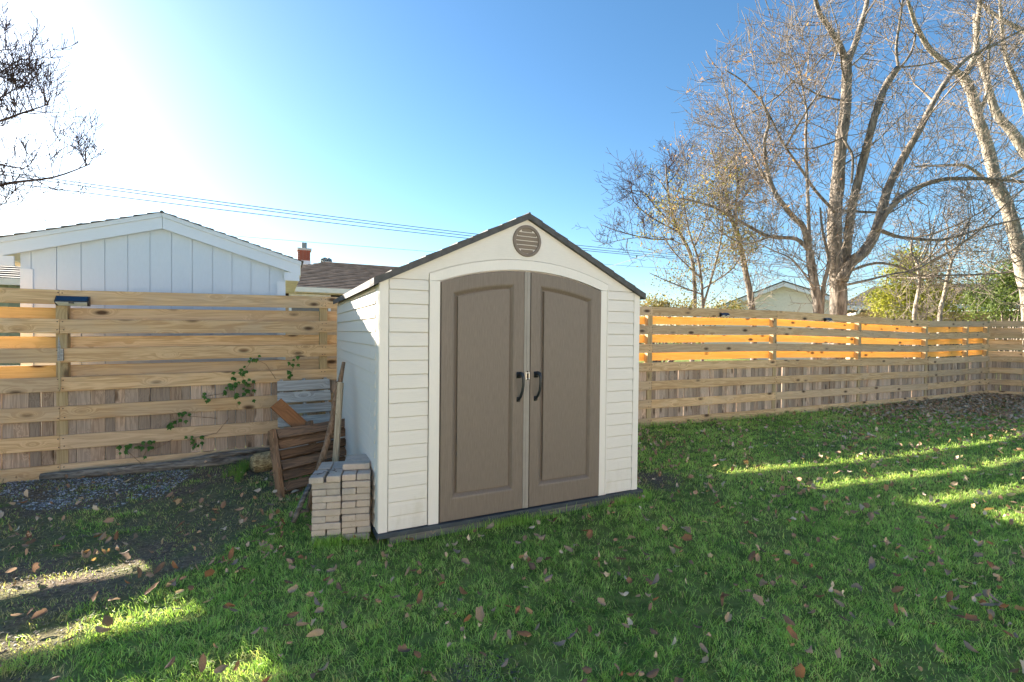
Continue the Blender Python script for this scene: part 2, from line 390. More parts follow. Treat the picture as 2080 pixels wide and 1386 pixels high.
for k in range(18):
    z0 = RH*k; z1 = RH*(k+1) if k < 17 else 1.80
    for y0, y1 in ((.118, .333), (.337, D-.04)):
        key = ('s', k == 17, y0)
        if key not in fr: fr[key] = siding(0, y1-y0, z0, z1, .010).mesh('siding_board')
        link('siding_board', fr[key], MAT['siding_side'], shed, (0.0, (y0+y1)/2, z0+.002), (0, 0, -PI/2))
        if y0 > .2: link('siding_board', fr[key], MAT['siding_side'], shed, (W, (y0+y1)/2, z0+.002), (0, 0, PI/2))
for x, sx in ((0, 1), (W, -1)):
    m = MB().box((x+sx*(HA-.003)/2, .008, .925), (HA-.003, .022, 1.85)); m.box((x+sx*.004, .066, .905), (.014, .094, 1.81)); m.build('corner_trim', MAT['trim'], shed)
    MB().box((x+sx*.004, D-.022, .905), (.014, .04, 1.81)).build('corner_trim', MAT['trim'], shed)
# gable and arched door trim
xs1 = lin(.002, HB-.002, 6)+lin(HB, W-HB, 36)+lin(W-HB+.002, W-.002, 6)
strip(xs1, lambda x: 1.857 if (x < HB or x > W-HB) else A_out(x)+.003, lambda x: max(zrake(x), 1.858), -.001, .014).build('gable_panel', MAT['siding'], shed)
m = strip(lin(HB+.004, W-HB-.004, 36), lambda x: max(A_in(x), 1.855), lambda x: A_out(x)-.001, -.006, .014)
for sx, cx in ((1, 0), (-1, W)):
    m.box((cx+sx*(HB+.045), .004, .927), (.082, .02, 1.853)); m.box((cx+sx*(HB+.010), -.008, .935), (.012, .008, 1.86))
m.build('door_surround', MAT['trim'], shed)
# doors
def loop(x0, x1, z0, zt, y, n=10):
    pts = [Vector((x0, y, z0)), Vector((x1, y, z0))]
    for i in range(n+1):
        x = x1+(x0-x1)*i/n; pts.append(Vector((x, y, zt(x))))
    return pts
for x0, x1, px0, px1 in ((.462, 1.187, .562, 1.077), (1.236, 1.955, 1.332, 1.846)):
    top = lambda x: A_door(x)-.004
    pt = lambda d: (lambda x: A_door(x)-.118-d)
    L = [loop(x0, x1, .004, top, .034), loop(x0, x1, .004, top, -.004), loop(x0+.004, x1-.004, .008, lambda x: top(x)-.004, -.008),
         loop(px0-.012, px1+.012, .170, pt(-.012), -.008), loop(px0, px1, .182, pt(0), -.005), loop(px0+.026, px1-.026, .208, pt(.026), .018), loop(px0+.034, px1-.034, .216, pt(.034), .019),
         loop(px0+.036, px1-.036, .218, pt(.036), -.001)]
    d = MB().prism(L).build('door', MAT['door'], shed)
    left = x0 < 1
    xe = x0 if left else x1
    m = MB().box((xe+(-.010 if left else .006), .004, .93), (.010, .012, 1.84)); m.build('hinge_strip', MAT['door'], d)
    if left:
        MB().box((1.184, -.007, .988), (.020, .012, 1.962)).box((1.2125, -.004, .988), (.030, .012, 1.968)).build('meeting_strip', MAT['meet'], d)
    hx = 1.134 if left else 1.296
    pts = [Vector((hx-.006, -.004, 1.118)), Vector((hx-.004, -.035, 1.132)), Vector((hx+.004, -.055, 1.128)), Vector((hx+.008, -.062, 1.095)), Vector((hx+.009, -.063, 1.05)), Vector((hx+.006, -.055, .99)),
           Vector((hx, -.038, .945)), Vector((hx-.005, -.018, .923)), Vector((hx-.007, -.004, .915))]
    m = MB().tube(pts, [.017, .018, .016, .012, .0115, .011, .011, .0115, .012], 10)
    m.box((hx-.006, -.006, 1.118), (.042, .006, .05)).box((hx-.007, -.006, .918), (.034, .006, .04))
    m.build('handle', MAT['black'], d, True)
l = link('latch', MB().box((1.196, -.012, 1.110), (.018, .012, .062)).box((1.218, -.012, 1.112), (.014, .010, .058)).mesh('latch'), MAT['steel'], shed)
MB().box((1.206, -.020, 1.105), (.010, .014, .055)).box((1.206, -.016, 1.145), (.008, .008, .012)).build('hasp', MAT['rubber'], l)
for z in (1.088, 1.134):
    for x in (1.196, 1.219):
        MB().tube([(x, -.016, z), (x, -.0225, z)], .0052, 8).build('screw', MAT['flashing'], l)
# round vent with louvres
vt = link('vent', MB().prism([[Vector((1.194+r*math.cos(a), y, 2.226+r*math.sin(a))) for a in [2*PI*i/32 for i in range(32)]] for r, y in ((.131, .002), (.131, -.010), (.126, -.014), (.108, -.014), (.104, -.010), (.104, .006))], False).mesh('vent'), MAT['vent'], shed)
MB().prism([[Vector((1.194+.106*math.cos(a), y, 2.226+.106*math.sin(a))) for a in [2*PI*i/24 for i in range(24)]] for y in (.004, .008)]).build('backing', MAT['rubber'], vt)
for i in range(6):
    z = 2.226-.088+.0352*i; hw = math.sqrt(max(.104**2-(z-2.226)**2, 0))
    hw = min(hw, math.sqrt(max(.104**2-(z+.004-2.226)**2, .0004)))
    M = Matrix.Translation((1.194, -.003, z+.002)) @ Matrix.Rotation(math.radians(13), 4, 'X')
    MB().box((0, 0, 0), (2*hw, .005, .030), M).build('louvre', MAT['vent'], vt)
# roof: ten stepped courses each side
slope = Vector((1.245, 0, -.608)); sl = slope.length
for side in (-1, 1):
    for k in range(10):
        t0, t1 = k/10, (k+1)/10
        ax, az = 1.2+side*slope.x*t0, 2.452+slope.z*t0; bx, bz = 1.2+side*slope.x*t1, 2.452+slope.z*t1
        th = .050 if k < 9 else .050
        y0, y1 = -.034-.002*(k % 2), D+.05
        up = .004 if k % 2 else .0075
        gap = .0012
        if k == 0: up0 = 0
        vs = []
        for y in (y0, y1):
            vs += [(ax+side*gap if k else ax, y, az-.001), (bx, y, bz+up), (bx, y, bz-th), (ax+side*gap if k else ax, y, az-th)]
        MB().add(vs, [(0, 1, 2, 3), (7, 6, 5, 4), (0, 4, 5, 1), (1, 5, 6, 2), (2, 6, 7, 3), (3, 7, 4, 0)]).build('roof_course', MAT['roof'], shed)
MB().tube([(1.2, -.037, 2.447), (1.2, D+.052, 2.447)], .012, 6).build('ridge_cap', MAT['roof'], shed)
MB().box((1.215, D/2, -.0165), (2.46, D+.07, .031)).build('floor_edge', MAT['base'], shed)
MB().box((1.26, D/2, -.075), (2.36, D+.035, .085)).build('timber_skirt', MAT['skirt'], shed)

# ------------------------------------------------------------------ fences
BH, PITCHZ, BT = .147, .297, .026
def board(parent, a, b, zc, mat, h=BH, t=BT, name='board'):
    a = Vector(a); b = Vector(b); L = (b-a).length-.004
    o = link(name, board_mesh(L, h, t, .003, 5, .004), mat, parent)
    M = frame(((a.x+b.x)/2, (a.y+b.y)/2, zc+random.uniform(-.004, .004)), (b.x-a.x, b.y-a.y, random.uniform(-.0015, .0015)*L))
    return place(o, M)
slatm = [board_mesh(.92, 1, .018, .002, 1, 0, 'slat') for _ in range(1)]
SL = {}
def slat_mesh(wd, h):
    k = (round(wd, 3), round(h, 2))
    if k not in SL:
        m = MB(); x, y, z = k[0]/2, .009, k[1]/2
        m.box((0, 0, 0), (k[0], .018, k[1])); SL[k] = m.mesh('slat')
    return SL[k]
def fence_run(fence, pts, ztop, seam, posts, slats=True, backs=True, side=1, glow=True, boff=.034, BHB=BH):
    """pts: plan points of the front face (camera side); boards seam at indices in seam; posts as distances along"""
    P = [Vector((p[0], p[1], 0)) for p in pts]
    for i in range(len(P)-1):
        a, b = P[i], P[i+1]; d = (b-a).normalized(); nrm = Vector((-d.y, d.x, 0))*side   # away from camera
        z1 = ztop[i]; z2 = ztop[i+1]
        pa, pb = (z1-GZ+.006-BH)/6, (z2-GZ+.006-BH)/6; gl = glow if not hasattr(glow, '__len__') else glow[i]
        for k in range(7):
            za, zb = z1-BH/2-pa*k, z2-BH/2-pb*k
            L = (b-a).length-.004
            o = link('board', board_mesh(L, BH, BT, .003, 6, .005), MAT['pine'], fence)
            mid = (a+b)/2 + nrm*(BT/2)
            place(o, frame((mid.x, mid.y, (za+zb)/2), (b.x-a.x, b.y-a.y, zb-za)))
        if backs:
            for k in range(3):
                bo = boff if not hasattr(boff, '__len__') else boff[i]; za, zb = z1-BH-bo-BHB/2-pa*k, z2-BH-bo-BHB/2-pb*k
                L = (b-a).length-.004
                o = link('back_board', board_mesh(L, BHB, BT, .003, 6, .005), (MAT['pine_glow_soft'] if gl == 2 else MAT['pine_glow'] if gl else MAT['pine']), fence)  # glow bays get boards with the sun glow painted in
                mid = (a+b)/2 + nrm*(BT+.092+BT/2)
                place(o, frame((mid.x, mid.y, (za+zb)/2), (b.x-a.x, b.y-a.y, zb-za)))
        if slats:
            t = .0; Lr = (b-a).length
            while t < Lr-.03:
                wd = random.choice((.085, .088, .095, .105, .118, .135)); wd = min(wd, Lr-t)
                gap = random.choice((.001, .002, .002, .003, .003, .004, .012))
                h = round(.985+random.choice((-.03, -.02, 0, .0, .02)), 2)
                zb = GZ+.03
                p = a + d*(t+wd/2) + nrm*(BT+.012 + (random.uniform(.0, .018)))
                o = link('slat', slat_mesh(wd-gap, h), MAT['slat'], fence)
                place(o, frame((p.x, p.y, zb+h/2), (d.x, d.y, random.uniform(-.006, .006))))
                t += wd
    nb = MB()
    for (x, y, zt, dx, dy) in posts:
        d = Vector((dx, dy, 0)).normalized(); nrm = Vector((-d.y, d.x, 0))*side
        h = zt-.02-GZ+.05; p = Vector((x, y, 0)) + nrm*(BT+.046)
        o = link('post', MB().box((0, 0, 0), (.09, .09, h)).mesh('post'), MAT['post'], fence)
        place(o, frame((p.x, p.y, zt-.02-h/2), (d.x, d.y, 0)))
        for k in range(7):
            for dxn in (-.022, .022):
                for dzn in (-.042, .042):
                    c = Vector((x, y, zt-BH/2-(zt-GZ+.006-BH)/6*k+dzn+random.uniform(-.008, .008)))+d*(dxn+random.uniform(-.008, .008))
                    nb.prism([[c+d*(.0055*math.cos(a))+Vector((0, 0, .0055*math.sin(a)))+nrm*q for a in (0, 1.05, 2.1, 3.15, 4.2, 5.25)] for q in (-.006, .004)])
    o = nb.build('nails', MAT['nail'], fence); o['kind'] = 'stuff'
def sc(p, k): return CAM.x+(p[0]-CAM.x)*k, CAM.y+(p[1]-CAM.y)*k
# left run (stands in front of the white shed)
fl = thing('board_fence', 'tan shadowbox board fence run to the left of the cream shed', 'fence', group='board fences round the yard')
LZ = 1.862
lp = [(-7.6, 2.90), (-5.15, 2.915), (-2.67, 2.93), (.22, 2.99)]
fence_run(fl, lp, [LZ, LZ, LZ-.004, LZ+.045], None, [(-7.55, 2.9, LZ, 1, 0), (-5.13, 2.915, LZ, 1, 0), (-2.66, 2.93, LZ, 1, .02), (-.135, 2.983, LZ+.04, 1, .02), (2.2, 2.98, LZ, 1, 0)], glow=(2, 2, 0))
# boards carry on behind the shed to the right-hand run
fr_ = thing('board_fence', 'tan shadowbox board fence run to the right of the cream shed with glowing back boards', 'fence', group='board fences round the yard')
rp = [(-.045, 2.985), (2.2, 2.93), (4.95, 2.60), (7.94, 2.47), (13.3, 2.32), (16.5, 2.31)]
rz = [1.905, 1.91, 1.925, 1.945, 1.855, 1.91]
def lerp_post(i, t):
    a, b = rp[i], rp[i+1]; return (a[0]+(b[0]-a[0])*t, a[1]+(b[1]-a[1])*t, rz[i]+(rz[i+1]-rz[i])*t, b[0]-a[0], b[1]-a[1])
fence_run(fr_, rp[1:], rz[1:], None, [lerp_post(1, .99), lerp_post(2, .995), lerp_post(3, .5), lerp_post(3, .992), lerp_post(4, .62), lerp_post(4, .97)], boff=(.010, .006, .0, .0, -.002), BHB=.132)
fk = thing('board_fence', 'shaded board fence return at the far right corner with slanting sun stripes', 'fence', group='board fences round the yard')
fence_run(fk, [(16.45, 2.345), (16.75, 1.76), (17.6, -.25), (18.5, -2.4)], [1.91, 1.91, 1.91, 1.9], None, [(16.9, 1.4, 1.9, .3, -.75), (17.6, -.25, 1.9, .3, -.75)], side=1, glow=False)

# ------------------------------------------------------------------ solar lights
def solar(p, nrm, x, s_, label):
    t = thing('solar_light', label, 'solar light', p, 0, 'solar wall lights on the fence')
    place(t, frame(p, x))
    w_, h_ = .155*s_, .058*s_
    prof = [(0, h_/2), (-.012*s_, h_/2), (-.040*s_, -h_*.05), (-.040*s_, -h_*.16), (-.010*s_, -h_/2), (0, -h_/2)]
    MB().prism([[Vector((x*w_/2*k, y, z)) for y, z in prof] for x, k in ((-1, 1), (-.8, 1), (.8, 1), (1, 1))]).build('housing', MAT['black'], t)
    A_, B_ = Vector((0, -.0135*s_, h_*.46)), Vector((0, -.0415*s_, -h_*.02)); xx = Vector((w_*.46, 0, 0)); o_ = Vector((0, -.002, .001))
    MB().prism([[A_-xx, A_+xx, B_+xx*.97, B_-xx*.97], [A_-xx+o_, A_+xx+o_, B_+xx*.97+o_, B_-xx*.97+o_]]).build('solar_panel', MAT['panel'], t)
    A_, B_ = Vector((0, -.041*s_, -h_*.14)), Vector((0, -.014*s_, -h_*.47)); o_ = Vector((0, -.002, -.003)); xx = Vector((w_*.47, 0, 0))
    MB().prism([[A_-xx, A_+xx, B_+xx*.9, B_-xx*.9], [A_-xx+o_, A_+xx+o_, B_+xx*.9+o_, B_-xx*.9+o_]]).build('lens', MAT['lens'], t)
    MB().box((0, -.041*s_, -h_*.17), (.022*s_, .012*s_, .014*s_)).build('sensor', MAT['black'], t)
    return t
MAT['panel'] = plain('solar_cells', (.012, .035, .07), .25, .6)
MAT['lens'] = plain('frosted_lens', (.60, .60, .55), .35, .5, var=.05)
p = ony(150, 612, 2.925); solar(p, None, (1, .005, 0), 1.72, 'blue topped solar light on the fence in front of the white shed')
d1 = Vector((2.99, -.13, 0))
p = ony(1470, 640, 2.527); solar(p, None, d1, 1.3, 'black solar light on the right-hand fence under the olive-leaved tree')
p = ony(1680, 650, 2.405); solar(p, None, (5.3, -.15, 0), 1.3, 'black solar light on the right-hand fence under the big bare tree')

# weathered stake on the left-hand post
t = thing('pointed_stake', 'thin weathered stake with a pointed grey tip against the fence post', 'stake', ony(119, 760, 2.90))
a = ony(119, 684, 2.905)-t.location; b = ony(120, 705, 2.905)-t.location; c = ony(120, 733, 2.905)-t.location; e = ony(121, 792, 2.905)-t.location
MB().tube([a, b, c], [.002, .014, .016], 6).build('tip', MAT['pallet_grey'], t)
MB().tube([b+Vector((0, .004, 0)), e], [.011, .009], 6).build('shaft', MAT['post'], t)
MB().box(((b+c)/2)+Vector((.022, .002, -.01)), (.022, .02, .12)).build('side_piece', MAT['pallet_grey'], t)

# ------------------------------------------------------------------ woodpile left of the shed
# weathered pallet leaning on the fence
t = thing('pallet', 'weathered grey-white pallet leaning against the fence behind the brown one', 'pallet', group='old pallets beside the shed')
q0 = ony(563, 776, 2.80); q1 = ony(669, 771, 2.80); qb = ony(563, 915, 2.36)
ux = (q1-q0); wdt = ux.length; ux.normalize(); dn = (qb-q0); dn = (dn-ux*dn.dot(ux)); hgt = 1.18; dn.normalize()
nn = dn.cross(ux).normalized(); 
if nn.y > 0: nn = -nn
def pal(o_, u, v, n): return q0+ux*u+dn*v+nn*n
for k in range(7):
    hh = .132 if k < 2 else .115
    v = .066+.152*k
    o = link('slat', board_mesh(wdt, hh, .018, .003, 2, .002, 'slat'), MAT['pallet_grey'], t)
    place(o, frame(pal(0, wdt/2, v, .012), ux, -dn))
for u in (.045, wdt/2, wdt-.045):
    o = link('stringer', board_mesh(hgt, .09, .038, .003, 1, 0, 'stringer'), MAT['pallet_grey'], t)
    place(o, frame(pal(0, u, hgt/2-.03, -.044), -dn, nn))
# brown pallet standing on edge in front
t = thing('pallet', 'dark brown broken pallet standing on edge among fallen leaves', 'pallet', group='old pallets beside the shed')
a0 = onz(575, 1014, -.09); qd = (a0-CAM).dot(FWD)
TL, TR = at(556, 872, qd+.14), at(707, 848, qd+.80)
upv = (TL-a0); PHT = upv.length; upv.normalize(); ux = TR-TL; PL = ux.length; ux.normalize(); nn = ux.cross(upv).normalized()
if nn.dot(CAM-a0) < 0: nn = -nn
for k in range(8):
    v = PHT-.05-.100*k; hh = .090 if k else .10
    o = link('slat', board_mesh(PL-.04, hh, .022, .003, 3, .004, 'slat'), MAT['pallet_brown'], t)
    c = a0+ux*(PL/2+.02)+upv*v+nn*(-.03-.0*k)
    place(o, frame(c, ux+upv*.008*(k % 2), (upv*1.0+nn*(-.35)).normalized()))
for u, hh in ((.0, PHT+.02), (PL, PHT)):
    o = link('stringer', board_mesh(hh, .095, .04, .004, 2, .002, 'stringer'), MAT['pallet_brown'], t)
    place(o, frame(a0+ux*u+upv*(hh/2-.02)+nn*-.035, upv, nn))
o = link('stringer', board_mesh(PHT, .09, .04, .004, 2, .002, 'stringer'), MAT['pallet_brown'], t)
place(o, frame(a0+ux*PL/2+upv*.36-nn*.075, upv, nn))
for k in range(4):
    o = link('slat', board_mesh(PL, .10, .02, .003, 2, .003, 'slat'), MAT['pallet_brown'], t)
    place(o, frame(a0+ux*(PL/2)+upv*(PHT-.06-.19*k)-nn*.115, ux, upv))
# orange-brown plank stuck in between
e0 = at(561, 820, 5.0); e1 = at(634, 886, 4.95); e1 = e0+(e1-e0)*1.1
t = thing('plank', 'short orange-brown plank sticking up diagonally between the two pallets', 'plank', (e0+e1)/2)
o = link('timber', board_mesh((e1-e0).length, .135, .05, .004, 1, 0, 'timber'), MAT['plank'], t)
M = frame((0, 0, 0), (e1-e0), Vector((.45, .35, .82))); place(o, M)
# square stake
e0 = at(692, 778, 4.32); e1 = onz(688, 985, -.09)
e1 = Vector((-.235, .80, -.09))
t = thing('wooden_stake', 'square pale wooden stake leaning on the shed wall behind the pavers', 'stake', e1)
M = frame((0, 0, 0), (e0-e1), Vector((1, 0, 0)))
L = (e0-e1).length
o = link('shaft', board_mesh(L, .048, .048, .003, 1, 0, 'shaft'), MAT['stake'], t)
place(o, frame((e0-e1)/2, (e0-e1), Vector((1, -.3, 0))))
MB().box((0, 0, 0), (.0015, .046, .046)).build('sawn_end', MAT['gutter'], t)
place(bpy.data.objects['sawn_end'], frame((e0-e1)*1.0015, (e0-e1), Vector((1, -.3, 0))))
# branch
pts = [at(698, 736, 4.55), at(691, 775, 4.5), at(683, 800, 4.47), at(676, 850, 4.38), at(664, 900, 4.25), at(652, 940, 4.18), at(640, 985, 4.12)]
pts.append(Vector((pts[-1].x-.05, pts[-1].y-.05, -.09)))
t = thing('branch', 'knobbly brown branch propped against the shed wall beside the stake', 'branch', pts[-1])
MB().tube([p-t.location for p in pts], [.018, .022, .021, .026, .027, .031, .032, .032], 9, wob=.16).build('bark', MAT['branch'], t, True)
MB().tube([pts[1]-t.location, pts[1]-t.location+Vector((-.04, 0, -.01))], [.014, .008], 6).build('knot', MAT['branch'], t, True)
pts = [onz(630, 985, .16), onz(612, 1022, .08), onz(595, 1062, -.05)]
t = thing('stick', 'dark stick lying in the grass left of the paver stack', 'stick', pts[-1])
MB().tube([p-t.location for p in pts], [.020, .021, .018], 8, wob=.15).build('bark', MAT['log'], t, True)
# logs
pts = [ony(82, 976, 2.80), ony(180, 966, 2.80), ony(300, 950, 2.80), ony(420, 930, 2.81), ony(540, 908, 2.82)]
for q in pts: q.z = -.035+.02*random.random()
t = thing('log', 'long weathered grey log lying along the foot of the fence', 'log', pts[2])
MB().tube([q-t.location for q in pts], [.030, .048, .055, .062, .060], 12, wob=.10).build('bark', MAT['log'], t, True)
MB().tube([pts[2]-t.location+Vector((.3, -.01, .055)), pts[3]-t.location+Vector((.1, 0, .075)), pts[4]-t.location+Vector((.2, 0, .085))], [.012, .03, .026], 7, wob=.2).build('split_bark', MAT['log'], t, True)
a = onz(511, 942, .03); b = a+Vector((.46, .14, .02))
t = thing('log', 'short pale yellow log end poking out behind the brown pallet', 'log', a)
MB().tube([(0, 0, 0), Vector((.03, .01, 0)), (b-a)*.5, b-a], [.075, .098, .10, .10], 12, wob=.09).build('bark', MAT['logy'], t, True)

# paver stack
pv = MB()
def paver_mesh():
    x, y, z, b = .0978, .0475, .0232, .005; L = []
    for zz, k in ((-z, b), (-z+b, 0), (z-b, 0), (z, b)):
        L.append([Vector((sx*(x-k), sy*(y-k), zz)) for sx, sy in ((-1, -1), (1, -1), (1, 1), (-1, 1))])
    return MB().prism(L).mesh('paver')
PM = paver_mesh(); PM.materials.append(MAT['paver'])
o0 = Vector((-.435, .20, GZ+.002)); dx = Vector((.972, -.235, 0)); dy = Vector((.235, .972, 0)); ang = math.atan2(dx.y, dx.x)
OR2 = ['lowest', 'second', 'third', 'fourth', 'fifth', 'sixth', 'seventh', 'eighth', 'ninth', 'tenth']
def paver(u, v, k, rot, label, jit=1.0, dz=0.0):
    j = lambda s_: random.uniform(-s_, s_)*jit*1.5
    p = o0+dx*(u+j(.004))+dy*(v+j(.005)); p.z = o0.z+.024+.0492*k+dz
    o = link('paver', PM, None, None, p, (j(.006), j(.006), ang+(PI/2 if rot else 0)+j(.025)))
    tag(o, label, 'paver', 'pavers stacked beside the shed'); return o
for k in range(10):
    for c, (u0, cn) in enumerate(((.0, 'left'), (.205, 'right'))):
        hdr = (k % 2 == 1)
        if c == 0 and k == 9: hdr = True
        if hdr:
            for i, w_ in ((0, 'left'), (1, 'right')):
                paver(u0+.05+.1*i-(.012 if c == 0 and k == 9 and i == 0 else 0), .1-(.028 if c == 0 and k == 9 and i == 0 else .012 if c == 0 and k == 9 else 0), k, True, f'tan paver, {w_} of the front pair, {OR2[k]} course up, {cn} column of the stack')
            if c == 0 or k == 9:
                for i, w_ in ((0, 'left'), (1, 'right')):
                    if i == 0 or k == 9: paver(u0+.05+.1*i, .302, k, True, f'tan paver, {w_} of the rear pair, {OR2[k]} course up, {cn} column of the stack')
        else:
            for j_, w_ in ((0, 'front'), (1, 'second'), (2, 'third'), (3, 'rear')):
                if c == 1 and j_ > 1: continue
                paver(u0+.1, .05+.1*j_, k, False, f'tan paver laid lengthwise, {w_}, {OR2[k]} course up, {cn} column of the stack')
for j_, w_ in ((0, 'front'), (1, 'middle'), (2, 'rear')):
    paver(.30, .165+.1*j_, 10, False, f'grey-topped paver on top of the right column, {w_} of three', .6)

t = thing('twig', 'fine dark twigs lying on the top of the left paver column', 'twig', o0+dx*.1+dy*.1+Vector((0, 0, .492)))
m = MB()
for a_ in range(6):
    q = Vector((random.uniform(-.09, .07), random.uniform(-.07, .09), .004)); an = random.uniform(0, 6.3); e_ = Vector((math.cos(an), math.sin(an), .03))*random.uniform(.06, .12)
    m.tube([q, q+e_*.5+Vector((.008, -.006, .002)), q+e_], .0019, 4)
m.build('stems', MAT['twig_dark'], t)

# ------------------------------------------------------------------ creeper on the fence
vine = thing('creeper', 'green-leaved creeper straggling over the left-hand fence boards', 'creeper', (-1.2, 2.9, GZ))
VL = vine.location
def vleaf():
    out = [(0, 0), (.35, .18), (.5, .55), (.22, .62), (0, 1.15), (-.22, .62), (-.5, .55), (-.35, .18)]
    vs = [(x, -.06*abs(x)*2+.02*math.sin(y*5), y) for x, y in out]+[(0, -.10, .5)]
    return MB().add(vs, [(i, (i+1) % 8, 8) for i in range(8)]).mesh('leaf')
vm = vleaf(); vm.materials.append(MAT['vine'])
a = vm.attributes.new('rnd', 'FLOAT', 'POINT'); a.data.foreach_set('value', [random.random() for _ in vm.vertices])
cl = [(492, 760, 8, 26), (478, 785, 7, 24), (500, 800, 5, 20), (515, 728, 3, 10), (598, 733, 3, 14), (592, 758, 3, 9), (413, 806, 4, 12), (343, 860, 4, 10), (376, 845, 5, 12), (396, 893, 6, 16), (253, 912, 5, 14), (285, 902, 3, 12), (305, 902, 4, 10), (465, 790, 3, 10), (295, 930, 1, 6)]
for cx_, cy_, n, sp in cl:
    for i in range(int(n*1.7)):
        p = ony(cx_+random.uniform(-sp, sp), cy_+random.uniform(-sp, sp)*.8, 2.875+random.uniform(-.03, .02))
        o = link('leaf', vm, None, vine, p-VL, (random.uniform(-.6, .5)+PI, random.uniform(-.9, .9), random.uniform(-.8, .8))); k = random.uniform(.035, .06); o.scale = (k, k, k)
m = MB()
for line in ([(300, 985), (285, 940), (253, 912)], [(262, 905), (305, 900), (290, 930)], [(500, 800), (492, 760), (515, 728), (540, 740), (560, 770)], [(515, 728), (598, 733), (592, 758)], [(413, 806), (450, 800), (478, 785)], [(465, 850), (440, 880), (380, 893)], [(343, 860), (376, 845), (440, 850)], [(305, 918), (350, 893)]):
    q = [ony(x, y, 2.905)-VL for x, y in line]; m.tube(q, .0028, 5)
m.build('stem', MAT['branch'], vine, True)

# ------------------------------------------------------------------ white shed beyond the fence
YG = 3.55; WK = .9765
ws = thing('white_shed', 'white painted wooden shed with grooved panels behind the left-hand fence', 'shed', (-1.93, YG, GZ))
xl, xr, xm, zr, ze = -3.25, -.565, -1.93, 2.895, 2.415      # walls, ridge, eave fascia top
kx = (zr-ze)/(xm+.385+2*0) if False else .31
ztop = lambda x: zr-.18-abs(x-xm)*kx
O = Vector(ws.location)
def wp(m_, name, mat): 
    m_.v = [(CAM.x+(a-CAM.x)*WK-O.x, b-O.y, CAM.z+(c-CAM.z)*WK-O.z) for a, b, c in m_.v]; return m_.build(name, mat, ws)
gr = [xl]+[-3.155+.2175*i for i in range(12)]+[xr]
for a, b in zip(gr[:-1], gr[1:]):
    a2, b2 = a+.0045, b-.0045
    xs_ = [a2, b2] if not (a2 < xm < b2) else [a2, xm, b2]
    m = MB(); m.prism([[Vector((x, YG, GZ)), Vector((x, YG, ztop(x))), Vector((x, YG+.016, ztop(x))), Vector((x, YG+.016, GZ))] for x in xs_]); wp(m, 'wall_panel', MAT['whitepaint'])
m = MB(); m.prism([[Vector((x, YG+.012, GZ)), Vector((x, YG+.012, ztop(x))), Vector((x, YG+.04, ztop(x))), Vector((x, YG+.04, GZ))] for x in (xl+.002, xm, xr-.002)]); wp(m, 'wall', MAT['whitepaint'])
for x in (xl+.01, xr-.01):
    wp(MB().box((x, YG+1.55, (GZ+2.08)/2), (.02, 3.0, 2.08-GZ)), 'side_wall', MAT['whitepaint'])
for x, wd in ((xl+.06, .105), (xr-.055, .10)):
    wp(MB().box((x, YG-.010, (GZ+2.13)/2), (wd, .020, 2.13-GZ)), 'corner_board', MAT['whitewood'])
zroof = lambda x: zr-abs(x-xm)*kx
for sgn, xe in ((-1, -3.475), (1, -.385)):
    f0 = MB(); y0, y1 = YG-.075, YG-.045
    f0.prism([[Vector((x, y0, zroof(x)-.03)), Vector((x, y0, zroof(x)-.195)), Vector((x, y1, zroof(x)-.195)), Vector((x, y1, zroof(x)-.03))] for x in (xm+sgn*.002, xe)])
    wp(f0, 'fascia', MAT['whitewood'])
    f1 = MB(); f1.prism([[Vector((x, YG-.095, zroof(x)-.005)), Vector((x, YG-.095, zroof(x)-.055)), Vector((x, YG-.076, zroof(x)-.055)), Vector((x, YG-.076, zroof(x)-.005))] for x in (xm+sgn*.002, xe+sgn*.01)])
    wp(f1, 'rake_trim', MAT['whitewood'])
    # soffit boxes at the eaves and side fascia
    wp(MB().box((xe-sgn*.095, YG+1.46, 2.215), (.17, 2.98, .02)), 'soffit', MAT['soffit'])
    wp(MB().box((xe-sgn*.002, YG+1.47, 2.30), (.018, 3.04, .17)), 'side_fascia', MAT['soffit'])
    wp(MB().box((xe-sgn*.105, YG-.058, 2.20), (.19, .026, .11)), 'eave_return', MAT['whitewood'])
    # roof deck and shingle courses
    dk = MB(); dk.prism([[Vector((x, YG-.10, zroof(x)-.03)), Vector((x, YG-.10, zroof(x)-.004)), Vector((x, YG+3.1, zroof(x)-.004)), Vector((x, YG+3.1, zroof(x)-.03))] for x in (xm, xe+sgn*.012)]); wp(dk, 'roof_deck', MAT['whitewood'])
    n = 12
    for k in range(n):
        xa, xb = xm+sgn*1.57*k/n, xm+sgn*1.57*(k+1)/n+sgn*.015
        c_ = MB(); e_ = random.uniform(-.006, .006)
        vs = []
        for y in (YG-.115+e_, YG+3.12):
            vs += [(xa, y, zroof(xa)), (xb, y, zroof(xb)+.014), (xb, y, zroof(xb)+.001), (xa, y, zroof(xa)-.002)]
        c_.add(vs, [(0, 1, 2, 3), (7, 6, 5, 4), (0, 4, 5, 1), (1, 5, 6, 2), (2, 6, 7, 3), (3, 7, 4, 0)]); wp(c_, 'shingle_course', MAT['shingle_grey'])
wp(MB().tube([(xm, YG-.118, zr+.0), (xm, YG+3.12, zr+.0)], .018, 6), 'ridge_cap', MAT['shingle_grey'])

